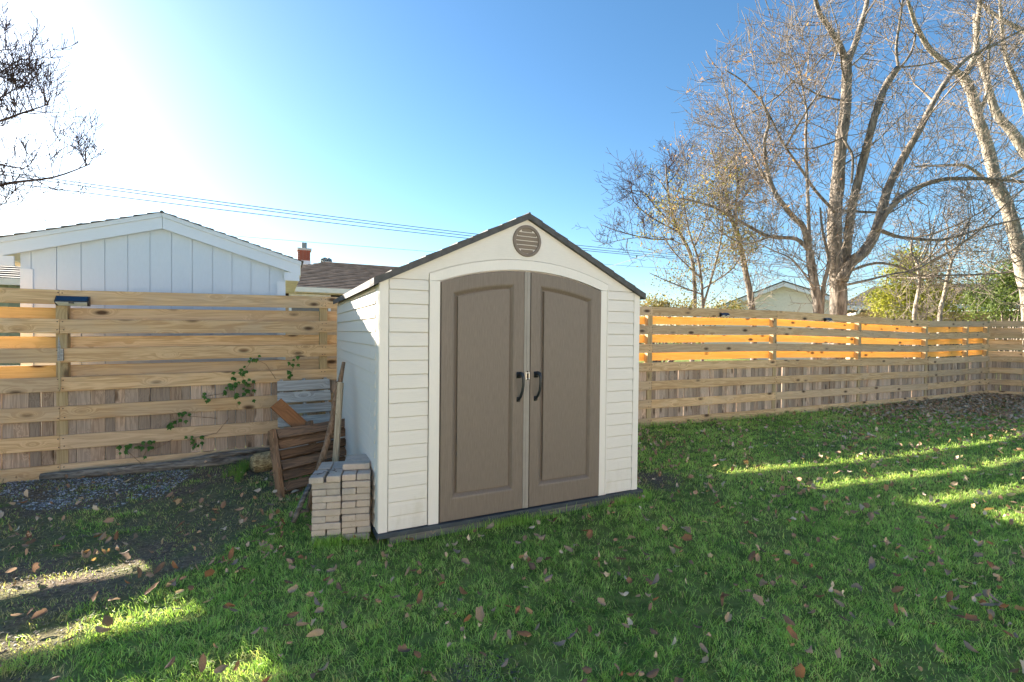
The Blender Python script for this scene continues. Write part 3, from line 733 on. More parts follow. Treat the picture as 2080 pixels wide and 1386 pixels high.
# ------------------------------------------------------------------ houses beyond
def courses(mp, rnd_, parent, mat, a0, a1, b0, b1, n, gap=0.0):
    """shingle courses between eave edge a0-a1 and ridge edge b0-b1"""
    a0, a1, b0, b1 = map(Vector, (a0, a1, b0, b1))
    nrm = (a1-a0).cross(b0-a0).normalized()
    if nrm.z < 0: nrm = -nrm
    for k in range(n):
        t0, t1 = k/n, min(1, (k+1.12)/n)
        p0, p1 = a0.lerp(b0, t0), a1.lerp(b1, t0); q0_, q1_ = a0.lerp(b0, t1), a1.lerp(b1, t1)
        # ragged tabs along the lower edge
        L = (p1-p0).length; nt_ = max(2, int(L/.30)); vs = []; fs = []
        for i in range(nt_+1):
            t = i/nt_; up = nrm*(.030); lo = p0.lerp(p1, t); hi = q0_.lerp(q1_, t); sh = (hi-lo)*random.uniform(-.10, .08)
            vs += [lo+sh+up, hi+nrm*.004, lo+sh]
        for i in range(nt_):
            c = i*3; fs += [(c, c+3, c+4, c+1), (c+2, c+5, c+3, c)]
        o = MB().add(vs, fs).build('shingle_course', mat, parent)
# brown-roofed house behind the white shed
YE, YR = 11.5, 15.0
e0, e1 = ony(520, 580, YE), ony(715, 588.5, YE); ze_ = (ony(600, 583, YE).z+ony(715, 588.5, YE).z)/2
r0, r1 = ony(664, 533, YR), ony(812, 542, YR); zr_ = (r0.z+r1.z)/2
hs = thing('house', 'neighbouring house with brown shingle hip roof, red chimney and spinning vent', 'house', (3, YE+3, GZ))
O = Vector(hs.location); Lx0, Lx1 = r0.x-3.3, 8.0
def hv(*p): return Vector(p)-O
MB().box(hv((Lx0+Lx1)/2+.2, YE+3.6, (ze_+GZ)/2-.12), (Lx1-Lx0-.9, 6.4, ze_-GZ-.24)).build('wall', MAT['tanwall'], hs)
courses(None, None, hs, MAT['shingle'], hv(Lx0, YE-.02, ze_), hv(Lx1, YE-.02, ze_), hv(r0.x, YR, zr_), hv(Lx1-3, YR, zr_), 20)
courses(None, None, hs, MAT['shingle'], hv(Lx0, YE+7, ze_), hv(Lx0, YE, ze_), hv(r0.x, YR+.02, zr_), hv(r0.x, YR, zr_), 14)
MB().add([hv(Lx0, YE, ze_-.02), hv(Lx1, YE, ze_-.02), hv(Lx1-3, YR, zr_-.02), hv(r0.x, YR, zr_-.02), hv(Lx0, YE+7, ze_-.02), hv(Lx1, YE+7, ze_-.02)], [(0, 1, 2, 3), (0, 3, 4), (3, 2, 5, 4), (1, 5, 2), (0, 4, 5, 1)]).build('roof', MAT['shingle'], hs)
MB().box(hv((Lx0+Lx1)/2, YE-.07, ze_-.07), (Lx1-Lx0, .12, .14)).build('gutter', MAT['gutter'], hs)
MB().box(hv((Lx0+Lx1)/2, YE+.20, ze_-.155), (Lx1-Lx0, .50, .02)).build('soffit', MAT['soffit'], hs)
c = ony(630, 602, YE+.38); wn = MB().box((c-O)+Vector((0, 0, -.45)), (1.15, .06, 1.1)).build('window', MAT['flashing'], hs)
MB().box((c-O)+Vector((0, -.032, -.47)), (1.0, .02, .9)).build('pane', MAT['glass'], wn)
# chimney
c0, c1 = at(607, 537, 19.0), at(630, 537, 19.0); cw = (c1-c0).length; ctr = (c0+c1)/2; zb, zt = at(618, 540, 19).z, at(618, 508, 19).z
ch = link('chimney', MB().box((ctr-O)+Vector((0, .3, (zt-zb)/2+(zb-ctr.z))), (cw-.02, cw-.02, zt-zb)).mesh('chimney'), MAT['mortar'], hs)
bzs = 9; bm_ = MB().box((0, 0, 0), (cw/3-.012, .03, (zt-at(618, 529, 19).z)/bzs-.012)).mesh('brick'); bm_.materials.append(MAT['brick_red'])
z0 = at(618, 529, 19).z
for k in range(bzs):
    for i in range(3):
        for face in (0, 1):
            off = (cw/6 if k % 2 else 0)
            u = -cw/2+cw/6+i*cw/3+off*(.5 if i < 2 else 0)
            if face == 0: lo = (ctr-O)+Vector((u*.98, .3-cw/2, 0)); ro = 0
            else: lo = (ctr-O)+Vector((-cw/2, .3+u*.98, 0)); ro = PI/2
            lo.z = z0-O.z+(zt-z0)*(k+.5)/bzs; link('brick', bm_, None, ch, lo, (0, 0, ro))
MB().box((ctr-O)+Vector((0, .3, zt-ctr.z+.04)), (cw+.08, cw+.08, .09)).build('cap', MAT['concrete'], ch)
MB().box((ctr-O)+Vector((0, .3, zt-ctr.z+.2)), (.19, .19, .26)).build('flue', MAT['galv'], ch)
MB().box((ctr-O)+Vector((0, .3, z0-ctr.z-.07)), (cw+.015, cw+.015, .16)).build('flashing', MAT['flashing'], ch)
# turbine vent
c = at(663, 538, 18.0)
tv = link('turbine_vent', MB().tube([c-O+Vector((0, 0, -.3)), c-O+Vector((0, 0, .08))], .13, 12).mesh('turbine_vent'), MAT['galv'], hs)
for i in range(16):
    a = 2*PI*i/16
    pts = [c-O+Vector((math.cos(a+.25*k)*r, math.sin(a+.25*k)*r, z)) for k, (r, z) in enumerate(((.12, .06), (.18, .11), (.175, .19), (.10, .24), (.02, .255)))]
    MB().tube(pts, [.02, .026, .026, .02, .012], 4).build('blade', MAT['galv'], tv)
# low green house at far left
p = ony(20, 567, 9.5)
hs = thing('house', 'green-sided house with dark roof glimpsed left of the white shed', 'house', (p.x-3, 12, GZ)); O = Vector(hs.location)
MB().box(hv(p.x-3.2, 12.2, (p.z+GZ)/2), (6.2, 5, p.z-GZ-.2)).build('wall', MAT['greenwall'], hs)
zt = ony(20, 541, 11.3).z
courses(None, None, hs, MAT['shingle_grey'], hv(p.x-6.5, 9.5, p.z), hv(p.x+.25, 9.5, p.z), hv(p.x-6.5, 12.2, zt+.25), hv(p.x+.25, 12.2, zt+.25), 10)
MB().add([hv(p.x-6.5, 9.5, p.z-.02), hv(p.x+.25, 9.5, p.z-.02), hv(p.x+.25, 12.2, zt+.23), hv(p.x-6.5, 12.2, zt+.23), hv(p.x-6.5, 14.9, p.z), hv(p.x+.25, 14.9, p.z)], [(0, 1, 2, 3), (3, 2, 5, 4), (0, 4, 5, 1), (1, 5, 2), (0, 3, 4)]).build('roof', MAT['shingle_grey'], hs)
MB().box(hv(p.x-3.1, 9.42, p.z-.06), (6.8, .12, .13)).build('gutter', MAT['gutter'], hs)
# grey gabled house on the right, beyond the trees
DG = 30.0
ap = at(1592, 579, DG); el = at(1508, 618, DG); er = at(1672, 606, DG)
hs = thing('house', 'pale grey lap-sided house with white gable trim behind the big bare tree', 'house', (ap.x, ap.y, GZ)); O = Vector(hs.location)
gy = Vector((ap.x-CAM.x, ap.y-CAM.y, 0)).normalized(); gx = Vector((gy.y, -gy.x, 0))
def gp(u, v, z): return gx*u+gy*v+Vector((0, 0, z-GZ))
zA = ap.z; hw = 4.6; zE = zA-hw*.40
n = 20
for k in range(n):
    za, zb_ = GZ+(zA-GZ)*k/n, GZ+(zA-GZ)*(k+1)/n
    wA = min(hw, (zA-za)/.40); wB = min(hw, (zA-zb_)/.40)
    if wA < .05: continue
    MB().add([gp(-wA, -.03, za), gp(wA, -.03, za), gp(wB, 0, zb_), gp(-wB, 0, zb_), gp(-wA, .1, za), gp(wA, .1, za), gp(wB, .1, zb_), gp(-wB, .1, zb_)], [(0, 1, 2, 3), (5, 4, 7, 6), (0, 4, 5, 1), (3, 2, 6, 7), (1, 5, 6, 2), (4, 0, 3, 7)]).build('siding_board', MAT['greywall'], hs)
MB().add([gp(-hw, .1, GZ), gp(-hw, 9, GZ), gp(-hw, 9, zE), gp(-hw, .1, zE), gp(-hw-.05, .1, GZ), gp(-hw-.05, 9, GZ), gp(-hw-.05, 9, zE), gp(-hw-.05, .1, zE)], [(0, 1, 2, 3), (7, 6, 5, 4), (0, 4, 5, 1), (3, 2, 6, 7), (0, 3, 7, 4), (1, 5, 6, 2)]).build('side_wall', MAT['greywall'], hs)
for sg in (-1, 1):
    MB().prism([[gp(sg*u, -.5, zA+.14-.4*u), gp(sg*u, -.5, zA-.12-.4*u), gp(sg*u, -.42, zA-.12-.4*u), gp(sg*u, -.42, zA+.14-.4*u)] for u in (0.01, hw+.6)]).build('fascia', MAT['whitewood'], hs)
    MB().prism([[gp(sg*u, -.55, zA+.16-.4*u), gp(sg*u, -.55, zA+.22-.4*u), gp(sg*u, 9.4, zA+.22-.4*u), gp(sg*u, 9.4, zA+.16-.4*u)] for u in (0, hw+.7)]).build('roof_slope', MAT['shingle_grey'], hs)
# low house with gutter to the right of the trunk
c = at(1722, 622, 24.0)
hs = thing('house', 'low dark-roofed house with white fascia and downpipe right of the big trunk', 'house', (c.x, c.y, GZ)); O = Vector(hs.location)
ze = c.z
MB().box((gx*3.0+gy*3.2)+Vector((0, 0, (ze-GZ)/2-.2)), (.5, .5, .5)).v
m = MB(); M_ = Matrix(((gx.x, gy.x, 0, 0), (gx.y, gy.y, 0, 0), (0, 0, 1, 0), (0, 0, 0, 1)))
m.box((4.4, 3.6, (ze-GZ)/2-.15), (8.4, 6, ze-GZ-.3), M_); m.build('wall', MAT['tanwall'], hs)
m = MB(); m.box((4.4, .1, ze-GZ-.08), (9.2, .14, .22), M_); m.build('fascia', MAT['whitewood'], hs)
m = MB(); m.add([M_ @ Vector(v) for v in ((-.3, 0, ze-GZ+.05), (9.1, 0, ze-GZ+.05), (7.5, 3.6, ze-GZ+1.25), (1.5, 3.6, ze-GZ+1.25), (-.3, 7.2, ze-GZ+.05), (9.1, 7.2, ze-GZ+.05))], [(0, 1, 2, 3), (0, 3, 4), (3, 2, 5, 4), (1, 5, 2), (0, 4, 5, 1)]); m.build('roof', MAT['shingle_grey'], hs)
m = MB(); q = [M_ @ Vector(v) for v in ((.5, .03, ze-GZ-.2), (.45, .1, ze-GZ-.35), (-.15, .5, ze-GZ-.55), (-.2, .52, .1))]; m.tube(q, .06, 6); m.build('downpipe', MAT['whitewood'], hs)

# unseen house added behind the camera to bounce sunlight into the shade
hs = thing('house', 'unseen cream house added behind the camera to bounce sun into the yard', 'house', (1.5, -10.0, GZ)); O = Vector(hs.location)
for k in range(18):
    MB().add([hv(x, y, z) for x in (-7.5, 11.5) for y, z in ((-10.0, GZ+.165*k), (-9.978, GZ+.165*k), (-9.992, GZ+.165*(k+1)), (-10.0, GZ+.165*(k+1)))], [(0, 1, 2, 3), (7, 6, 5, 4), (0, 4, 5, 1), (1, 5, 6, 2), (2, 6, 7, 3), (3, 7, 4, 0)]).build('siding_board', MAT['siding'], hs)
MB().box(hv(2.0, -14.0, GZ+1.48), (18.9, 7.98, 2.96)).build('wall', MAT['siding'], hs)
for x in (-4.5, 4.2, 8.3):
    wn = MB().box(hv(x, -9.96, GZ+1.6), (1.7, .05, 1.25)).build('window', MAT['whitewood'], hs); MB().box(hv(x, -9.93, GZ+1.6), (1.5, .02, 1.05)).build('pane', MAT['glass'], wn)
dr = MB().box(hv(0.0, -9.95, GZ+1.05), (.95, .06, 2.1)).build('door', MAT['whitepaint'], hs); MB().box(hv(.36, -9.9, GZ+1.0), (.04, .06, .12)).build('handle', MAT['steel'], dr)
MB().add([hv(-8.1, -9.4, GZ+2.95), hv(12.1, -9.4, GZ+2.95), hv(12.1, -14, GZ+4.5), hv(-8.1, -14, GZ+4.5), hv(-8.1, -18.6, GZ+2.95), hv(12.1, -18.6, GZ+2.95)], [(0, 1, 2, 3), (3, 2, 5, 4), (0, 4, 5, 1), (1, 5, 2), (0, 3, 4)]).build('roof', MAT['shingle'], hs)
MB().box((2.0, -8.2, GZ+.02), (12, 3.4, .08)).build('bounce_patio', MAT['concrete'])['kind'] = 'structure'  # unseen paving added to reflect sunlight into the shaded yard

# ------------------------------------------------------------------ trees
class Tree:
    """limbs traced as polylines; twigs grown from them"""
    def __init__(s, seed): s.r = random.Random(seed); s.limbs = []; s.tw = MB(); s.tips = []; s.mid = MB()
    def limb(s, pts, rad): s.limbs.append((pts, rad))
    def grow(s, p, d, L, r, lev, up=.12, kids=5, spread=.75, wander=.17, segs=5):
        R = s.r; pts = [p.copy()]; rad = [r]; d = d.normalized(); st = L/segs
        for i in range(segs):
            d = (d+Vector((R.gauss(0, wander), R.gauss(0, wander), R.gauss(0, wander)))*.55+Vector((0, 0, up))).normalized()
            p = p+d*st; pts.append(p.copy()); rad.append(max(r*(1-.8*(i+1)/segs), s.rmin))
        (s.tw if r < s.cut else s.mid).tube(pts, rad, 3 if r < s.cut else 6, False)
        s.tips.append((pts[-1], d))
        if lev <= 0: return
        n = kids if isinstance(kids, int) else kids[lev] if lev < len(kids) else kids[-1]
        for k in range(n):
            t = R.uniform(.18, 1.0); i = min(int(t*segs), segs-1); q = pts[i].lerp(pts[i+1], t*segs-i)
            dd = (pts[i+1]-pts[i]).normalized(); o = dd.orthogonal(); o.rotate(Matrix.Rotation(R.uniform(0, 2*PI), 3, dd))
            s.grow(q, dd*(1-spread*.55)+o*spread, L*R.uniform(.38, .68), max(r*.5, s.rmin), lev-1, up, kids, spread, wander, max(3, segs-1))
    rmin, cut = .006, .02
def P6(l, d, jit=0.0, seed=0):
    """crop pixel polyline -> points at survey depth d (depth may drift along the limb)"""
    R = random.Random(seed); out = []; n = len(l); dd = R.uniform(-jit, jit)
    for i, (x, y) in enumerate(l):
        t = i/max(1, n-1); out.append(at(1200+.4905*x, .4905*y, d+dd*t+R.uniform(-.05, .05)*jit))
    return out
def smooth(pts, rad, n=3):
    """catmull-rom refinement"""
    o = []; ro = []
    for i in range(len(pts)-1):
        p0, p1, p2, p3 = pts[max(i-1, 0)], pts[i], pts[i+1], pts[min(i+2, len(pts)-1)]
        for k in range(n):
            t = k/n; o.append(.5*((2*p1)+(p2-p0)*t+(2*p0-5*p1+4*p2-p3)*t*t+(3*p1-p0-3*p2+p3)*t**3)); ro.append(rad[i]+(rad[i+1]-rad[i])*t)
    o.append(pts[-1]); ro.append(rad[-1]); return o, ro
def build_tree(name, label, cat, base, T, trunk, limbs, mat, twigmat, group=None, depth=13.0, wob=.07):
    t = thing(name, label, cat, base, 0, group); O = Vector(base)
    px = lambda w_: w_*.4905*depth/967/2*.88
    def mk(nm, pts, w0, w1, sides):
        n = len(pts); rad = [px(w0+(w1-w0)*i/(n-1)) for i in range(n)]
        pts2, r2 = smooth(pts, rad, 4)
        T.limbs.append((pts2, r2)); MB().tube([p-O for p in pts2], r2, sides, True, wob).build(nm, mat, t, True)
    for (pts, w0, w1) in trunk: mk('trunk', pts, w0, w1, 14)
    for (pts, w0, w1) in limbs: mk('limb', pts, w0, w1, 8)
    return t
def finish_tree(t, T, mat):
    O = Vector(t.location)
    for m_, nm in ((T.mid, 'branches'), (T.tw, 'twigs')):
        if m_.v:
            V = np.array([tuple(v) for v in m_.v])-np.array(tuple(O)); o = link(nm, raw_mesh(nm, V, np.array(m_.f), None, True), mat, t); o['kind'] = 'stuff'
def sprout(T, n, L, r, lev, kids, up=.15, spread=.8, tmin=.15, wts=None, limbs=None):
    R = T.r; ls = limbs if limbs is not None else T.limbs
    lens = [sum((a-b).length for a, b in zip(p[:-1], p[1:])) for p, _ in ls]
    for _ in range(n):
        pts, rad = R.choices(ls, lens)[0]
        i = R.randrange(int(len(pts)*tmin), len(pts)-1); q = pts[i].lerp(pts[i+1], R.random()); dd = (pts[i+1]-pts[i]).normalized()
        o = dd.orthogonal(); o.rotate(Matrix.Rotation(R.uniform(0, 2*PI), 3, dd))
        T.grow(q, dd*.45+o*.8+Vector((0, 0, .35)), L*R.uniform(.5, 1.25), r*R.uniform(.7, 1.2), lev, up, kids, spread)
def leafcloud(name, mat, parent, cents, n, size, O, clump=.18, seed=1, clumps=60, flat=False):
    R = np.random.default_rng(seed); C = []
    for (c, rad, wgt) in cents:
        k = max(1, int(clumps*wgt)); u = R.normal(size=(k, 3)); u /= np.linalg.norm(u, axis=1)[:, None]; u *= R.random(k)[:, None]**.4
        C.append(np.array(tuple(c))+u*np.array(rad))
    C = np.concatenate(C); tone = R.random(len(C)); ci = R.integers(0, len(C), n)
    P = C[ci]+R.normal(size=(n, 3))*clump
    a = R.normal(size=(n, 3)); a /= np.linalg.norm(a, axis=1)[:, None]; b = np.cross(a, R.normal(size=(n, 3))); b /= np.linalg.norm(b, axis=1)[:, None]
    sz = size*R.uniform(.6, 1.3, n)[:, None]; a = a*sz; b = b*sz*.55
    V = np.stack([P-a, P+b, P+a, P-b], 1).reshape(-1, 3)-np.array(tuple(O)); F = np.arange(4*n).reshape(n, 4)
    rv = np.clip(tone[ci]*.6+R.random(n)*.4, 0, 1)
    o = link(name, raw_mesh(name, V, F, np.repeat(rv, 4)), mat, parent); o['kind'] = 'stuff'; return o

# big bare tree
DT = 13.5
T = Tree(3)
base = at(1700, 640, DT); base.z = GZ
p0 = lambda x, y: at(1200+.4905*x, .4905*y, DT)
tr = [([Vector((base.x, base.y, GZ-.1)), p0(1025, 1300), p0(1022, 1160), p0(1012, 1060), p0(1010, 900), p0(1024, 750), p0(1035, 600), p0(1055, 450), p0(1060, 300), p0(1062, 250)], 76, 36)]
lb = [(P6([(1062, 262), (1025, 180), (990, 120), (950, 60), (930, 0), (900, -80)], DT, .8, 1), 30, 14),
      (P6([(1062, 262), (1095, 180), (1120, 100), (1140, 30), (1150, -40), (1165, -120)], DT, .8, 2), 30, 16),
      (P6([(1055, 1090), (1075, 900), (1095, 800), (1120, 700), (1150, 580), (1180, 470), (1215, 370), (1250, 310), (1275, 280)], DT, .9, 3), 40, 26),
      (P6([(1275, 290), (1265, 200), (1278, 100), (1292, 0), (1300, -60)], DT+.5, .5, 4), 14, 7),
      (P6([(1280, 285), (1330, 210), (1345, 120), (1330, 30)], DT+.5, .8, 5), 12, 6),
      (P6([(1040, 1160), (1075, 1090), (1130, 1045), (1180, 960), (1210, 850), (1240, 760), (1290, 660), (1350, 560), (1400, 460), (1450, 370), (1490, 310)], DT-.3, 1.2, 6), 52, 20),
      (P6([(1490, 310), (1560, 240), (1640, 200), (1700, 170), (1794, 120)], DT-.8, .6, 7), 20, 8),
      (P6([(1180, 960), (1250, 850), (1350, 780), (1450, 745), (1560, 740), (1700, 745), (1850, 760)], DT-.5, 1.5, 8), 26, 11),
      (P6([(1190, 950), (1250, 975), (1300, 985), (1430, 995), (1530, 975), (1640, 940), (1850, 890)], DT+.8, .5, 9), 20, 8),
      (P6([(1055, 1130), (1180, 1090), (1290, 1110), (1350, 1140), (1500, 1140), (1650, 1135), (1850, 1120)], DT+1.2, .3, 10), 15, 6),
      (P6([(1060, 1180), (1150, 1160), (1250, 1135), (1340, 1120), (1415, 1080)], DT-.4, 1.0, 11), 12, 6),
      (P6([(1012, 880), (930, 790), (870, 700), (800, 600), (740, 480), (690, 400), (620, 330), (555, 290)], DT-.3, 1.2, 12), 14, 5),
      (P6([(1055, 450), (1040, 540), (1060, 600), (1085, 650), (1080, 760)], DT-.4, .3, 13), 14, 10),
      (P6([(1060, 420), (960, 400), (900, 370), (830, 330)], DT, 1.0, 14), 10, 4),
      (P6([(1030, 180), (960, 240), (900, 300), (830, 340)], DT, 1.2, 15), 9, 4),
      (P6([(1020, 870), (1180, 880), (1240, 860)], DT+.6, .5, 16), 14, 10)]
big = build_tree('bare_tree', 'tall bare tree with a thick rough trunk and several upright limbs behind the fence', 'tree', base, T, tr, lb, MAT['bark'], MAT['twig'], 'trees beyond the fence', DT)
sprout(T, 100, 2.1, .016, 2, (0, 4, 4), .16, .7)
sprout(T, 20, 2.6, .030, 3, (0, 4, 5, 5), .10, .8, .3)
finish_tree(big, T, MAT['twig'])
# multi-stemmed tree just left of it with a few orange leaves
T = Tree(5); DM = 13.0
base = at(1655, 640, DM); base.z = GZ
tr = [([Vector((base.x, base.y, GZ-.1))]+P6([(940, 1300), (922, 1150), (905, 1040)], DM), 44, 34)]
lb = [(P6([(905, 1040), (880, 940), (840, 900), (770, 810), (740, 740), (725, 660), (720, 580), (738, 500), (700, 400)], DM, .8, 21), 28, 9),
      (P6([(905, 1040), (850, 990), (740, 980), (640, 930), (560, 880), (450, 840), (370, 820)], DM, 1.0, 22), 22, 6),
      (P6([(908, 1050), (900, 850), (895, 700), (890, 560), (895, 470), (880, 380), (860, 260)], DM, .6, 23), 18, 6),
      (P6([(770, 810), (700, 700), (650, 600), (600, 520), (570, 420), (545, 340)], DM, .7, 24), 14, 5),
      (P6([(955, 1300), (965, 1180), (985, 1080), (960, 960), (950, 860)], DM, .3, 25), 22, 8),
      (P6([(740, 980), (640, 1010), (540, 960), (470, 880)], DM, .8, 26), 10, 4),
      (P6([(922, 1190), (840, 1080), (760, 1040), (700, 1010)], DM-.4, .8, 27), 9, 4)]
t2 = build_tree('bare_tree', 'multi-stemmed bare tree with a few orange leaves left of the big trunk', 'tree', base, T, tr, lb, MAT['bark'], MAT['twig'], 'trees beyond the fence', DM)
sprout(T, 95, 1.6, .014, 2, (0, 4, 5), .14, .7)
R = random.Random(2)
tips = [p for p, d in T.tips if p.z > 4.2]
cs = [(p, (.2, .2, .2), 1/60) for p in R.sample(tips, min(90, len(tips)))]
leafcloud('leaves', MAT['orange_leaf'], t2, cs, 380, .045, base, .12, 4)
finish_tree(t2, T, MAT['twig'])
# pale leaning tree at the right edge
T = Tree(8); DR = 14.5
base = at(2105, 660, DR); base.z = GZ
tr = [([Vector((base.x, base.y, GZ-.1))]+P6([(1815, 1250), (1790, 1130), (1765, 1000), (1722, 850), (1680, 760), (1640, 600), (1600, 480), (1575, 380), (1545, 320)], DR), 62, 34)]
lb = [(P6([(1545, 320), (1480, 270), (1400, 200), (1350, 110), (1330, 60), (1300, -40)], DR, .8, 31), 28, 10),
      (P6([(1545, 320), (1590, 230), (1600, 120), (1612, 0), (1620, -80)], DR, .8, 32), 26, 14),
      (P6([(1650, 760), (1560, 690), (1480, 685), (1340, 690)], DR, .8, 33), 18, 8),
      (P6([(1680, 760), (1790, 700), (1900, 600)], DR, .8, 34), 20, 10),
      (P6([(1600, 480), (1640, 380), (1650, 200), (1670, 60)], DR, 1.0, 36), 14, 6)]
t3 = build_tree('bare_tree', 'pale-barked bare tree leaning in from the right edge', 'tree', base, T, tr, lb, MAT['bark_pale'], MAT['twig'], 'trees beyond the fence', DR)
sprout(T, 60, 2.0, .015, 2, (0, 4, 4), .14, .7)
finish_tree(t3, T, MAT['twig'])
T = Tree(9); DR2 = 17.0
base = at(2200, 660, DR2); base.z = GZ
tr = [([Vector((base.x, base.y, GZ-.1))]+P6([(1990, 1100), (1900, 780), (1794, 620), (1740, 540), (1680, 470), (1640, 340), (1600, 200), (1590, 60)], DR2), 60, 14)]
lb = [(P6([(1850, 700), (1794, 420), (1720, 240), (1700, 80), (1690, -60)], DR2, 1., 41), 26, 9), (P6([(1900, 200), (1794, 130), (1700, 80), (1620, 20)], DR2, 1., 42), 26, 14)]
t4 = build_tree('bare_tree', 'bare tree with a second leaning pale stem behind the right-edge tree', 'tree', base, T, tr, lb, MAT['bark_pale'], MAT['twig'], 'trees beyond the fence', DR2)
sprout(T, 45, 2.3, .017, 2, (0, 4, 4), .14, .7)
finish_tree(t4, T, MAT['twig'])
# slim leaning tree
T = Tree(12); DS = 16.0
base = at(1534, 655, DS); base.z = GZ
tr = [([Vector((base.x, base.y, GZ-.1))]+P6([(670, 1300), (640, 1120), (610, 980), (580, 900), (560, 820), (560, 740)], DS), 32, 10)]
lb = [(P6([(605, 960), (600, 860), (610, 760), (600, 660), (610, 560)], DS, .8, 51), 14, 5), (P6([(580, 900), (500, 850), (420, 840)], DS, .8, 52), 10, 5), (P6([(560, 760), (520, 690), (500, 620)], DS, .8, 53), 8, 4), (P6([(600, 860), (660, 780), (680, 700)], DS, .8, 54), 9, 4)]
t5 = build_tree('bare_tree', 'slim bare tree with a thin leaning trunk in front of the grey house', 'tree', base, T, tr, lb, MAT['bark'], MAT['twig'], 'trees beyond the fence', DS)
sprout(T, 80, 1.5, .015, 2, (0, 5, 6), .10, .85)
finish_tree(t5, T, MAT['twig'])
# bare tree and olive-leaved tree right of the shed
T = Tree(15); DB = 18.0
base = at(1405, 655, DB); base.z = GZ
tr = [([Vector((base.x, base.y, GZ-.1))]+P6([(430, 1300), (420, 1080), (360, 950), (330, 860), (315, 740), (312, 680)], DB), 22, 6)]
lb = [(P6([(350, 940), (280, 870), (220, 800), (165, 790)], DB, .8, 61), 9, 3), (P6([(345, 990), (250, 990), (120, 960), (40, 930)], DB, .8, 62), 9, 3), (P6([(330, 860), (380, 760), (400, 700)], DB, .6, 63), 7, 3),
      (P6([(320, 800), (270, 730), (220, 720)], DB, .6, 64), 6, 3), (P6([(360, 960), (250, 900), (190, 850), (150, 800)], DB, .6, 65), 8, 3), (P6([(388, 1015), (300, 985), (190, 985), (100, 1000), (30, 1020)], DB, .6, 66), 5, 2)]
t6 = build_tree('bare_tree', 'small bare tree with fine dark twigs rising above the olive-leaved one', 'tree', base, T, tr, lb, MAT['bark'], MAT['twig_dark'], 'trees beyond the fence', DB)
sprout(T, 75, 1.15, .015, 2, (0, 4, 5), .16, .7)
finish_tree(t6, T, MAT['twig_dark'])
T = Tree(17); DO = 14.5
base = at(1428, 655, DO); base.z = GZ
tr = [([Vector((base.x, base.y, GZ-.1))]+P6([(465, 1300), (450, 1100), (405, 950), (380, 800)], DO), 16, 5)]
lb = [(P6([(465, 1270), (520, 1080), (545, 950), (540, 860)], DO, .8, 71), 11, 4), (P6([(455, 1150), (350, 1050), (290, 960)], DO, .8, 72), 9, 3), (P6([(460, 1200), (580, 1120), (620, 1060)], DO, .6, 73), 8, 3), (P6([(460, 1220), (330, 1170), (240, 1130)], DO, .6, 74), 8, 3), (P6([(430, 1020), (480, 900), (490, 800)], DO, .6, 75), 7, 3)]
t7 = build_tree('leafy_tree', 'small tree with sparse olive and yellow leaves just right of the shed', 'tree', base, T, tr, lb, MAT['bark'], MAT['twig'], 'trees beyond the fence', DO)
sprout(T, 70, 1.0, .011, 1, (0, 5), .14, .8)
R = random.Random(4); tips = [p for p, d in T.tips]
leafcloud('leaves', MAT['olive'], t7, [(p, (.1, .1, .1), 1/60) for p in tips], 4800, .036, base, .24, 6)
finish_tree(t7, T, MAT['twig'])
# tree whose branches reach in at the left edge
T = Tree(21); DL = 7.5; T.rmin = .0042; T.cut = .012
base = at(-420, 700, DL); base.z = GZ
L_ = lambda l, j, sd: [at(x, y, DL+random.Random(sd).uniform(-j, j)*i/len(l)) for i, (x, y) in enumerate(l)]
tr = [([Vector((base.x, base.y, GZ-.1)), at(-400, 560, DL), at(-360, 420, DL), at(-330, 300, DL), at(-320, 160, DL), at(-300, 0, DL)], 90, 30)]
lb = [(L_([(-360, 420), (-180, 400), (-60, 390), (20, 372), (110, 360), (185, 333)], .5, 1), 26, 3), (L_([(-330, 300), (-150, 310), (-30, 330), (60, 345)], .5, 2), 22, 4), (L_([(-330, 290), (-150, 260), (-20, 250), (50, 228), (100, 212)], .4, 3), 20, 3),
      (L_([(-320, 160), (-150, 170), (-30, 160), (45, 118)], .4, 4), 16, 3), (L_([(-360, 420), (-200, 440), (-60, 440), (15, 410)], .4, 5), 14, 3), (L_([(-330, 240), (-140, 220), (-20, 205), (40, 175)], .4, 6), 14, 3), (L_([(-320, 200), (-160, 120), (-60, 110), (20, 100)], .4, 7), 12, 3)]
t8 = build_tree('bare_tree', 'dark budded branches of a bare tree reaching in from the left edge', 'tree', base, T, tr, lb, MAT['twig_dark'], MAT['twig_dark'], None, DL)
sprout(T, 100, .55, .008, 2, (0, 4, 4), .22, .7, .4, limbs=T.limbs[1:])
m = MB()
for p, d in T.tips:
    if random.random() < .75:
        r = random.uniform(.006, .010); vs = [p+Vector(v)*r for v in ((1, 0, 0), (-1, 0, 0), (0, 1, 0), (0, -1, 0), (0, 0, 1.6), (0, 0, -1))]
        m.add([v-base for v in vs], [(0, 2, 4), (2, 1, 4), (1, 3, 4), (3, 0, 4), (2, 0, 5), (1, 2, 5), (3, 1, 5), (0, 3, 5)])
o = m.build('buds', MAT['twig_dark'], t8); o['kind'] = 'stuff'
finish_tree(t8, T, MAT['twig_dark'])
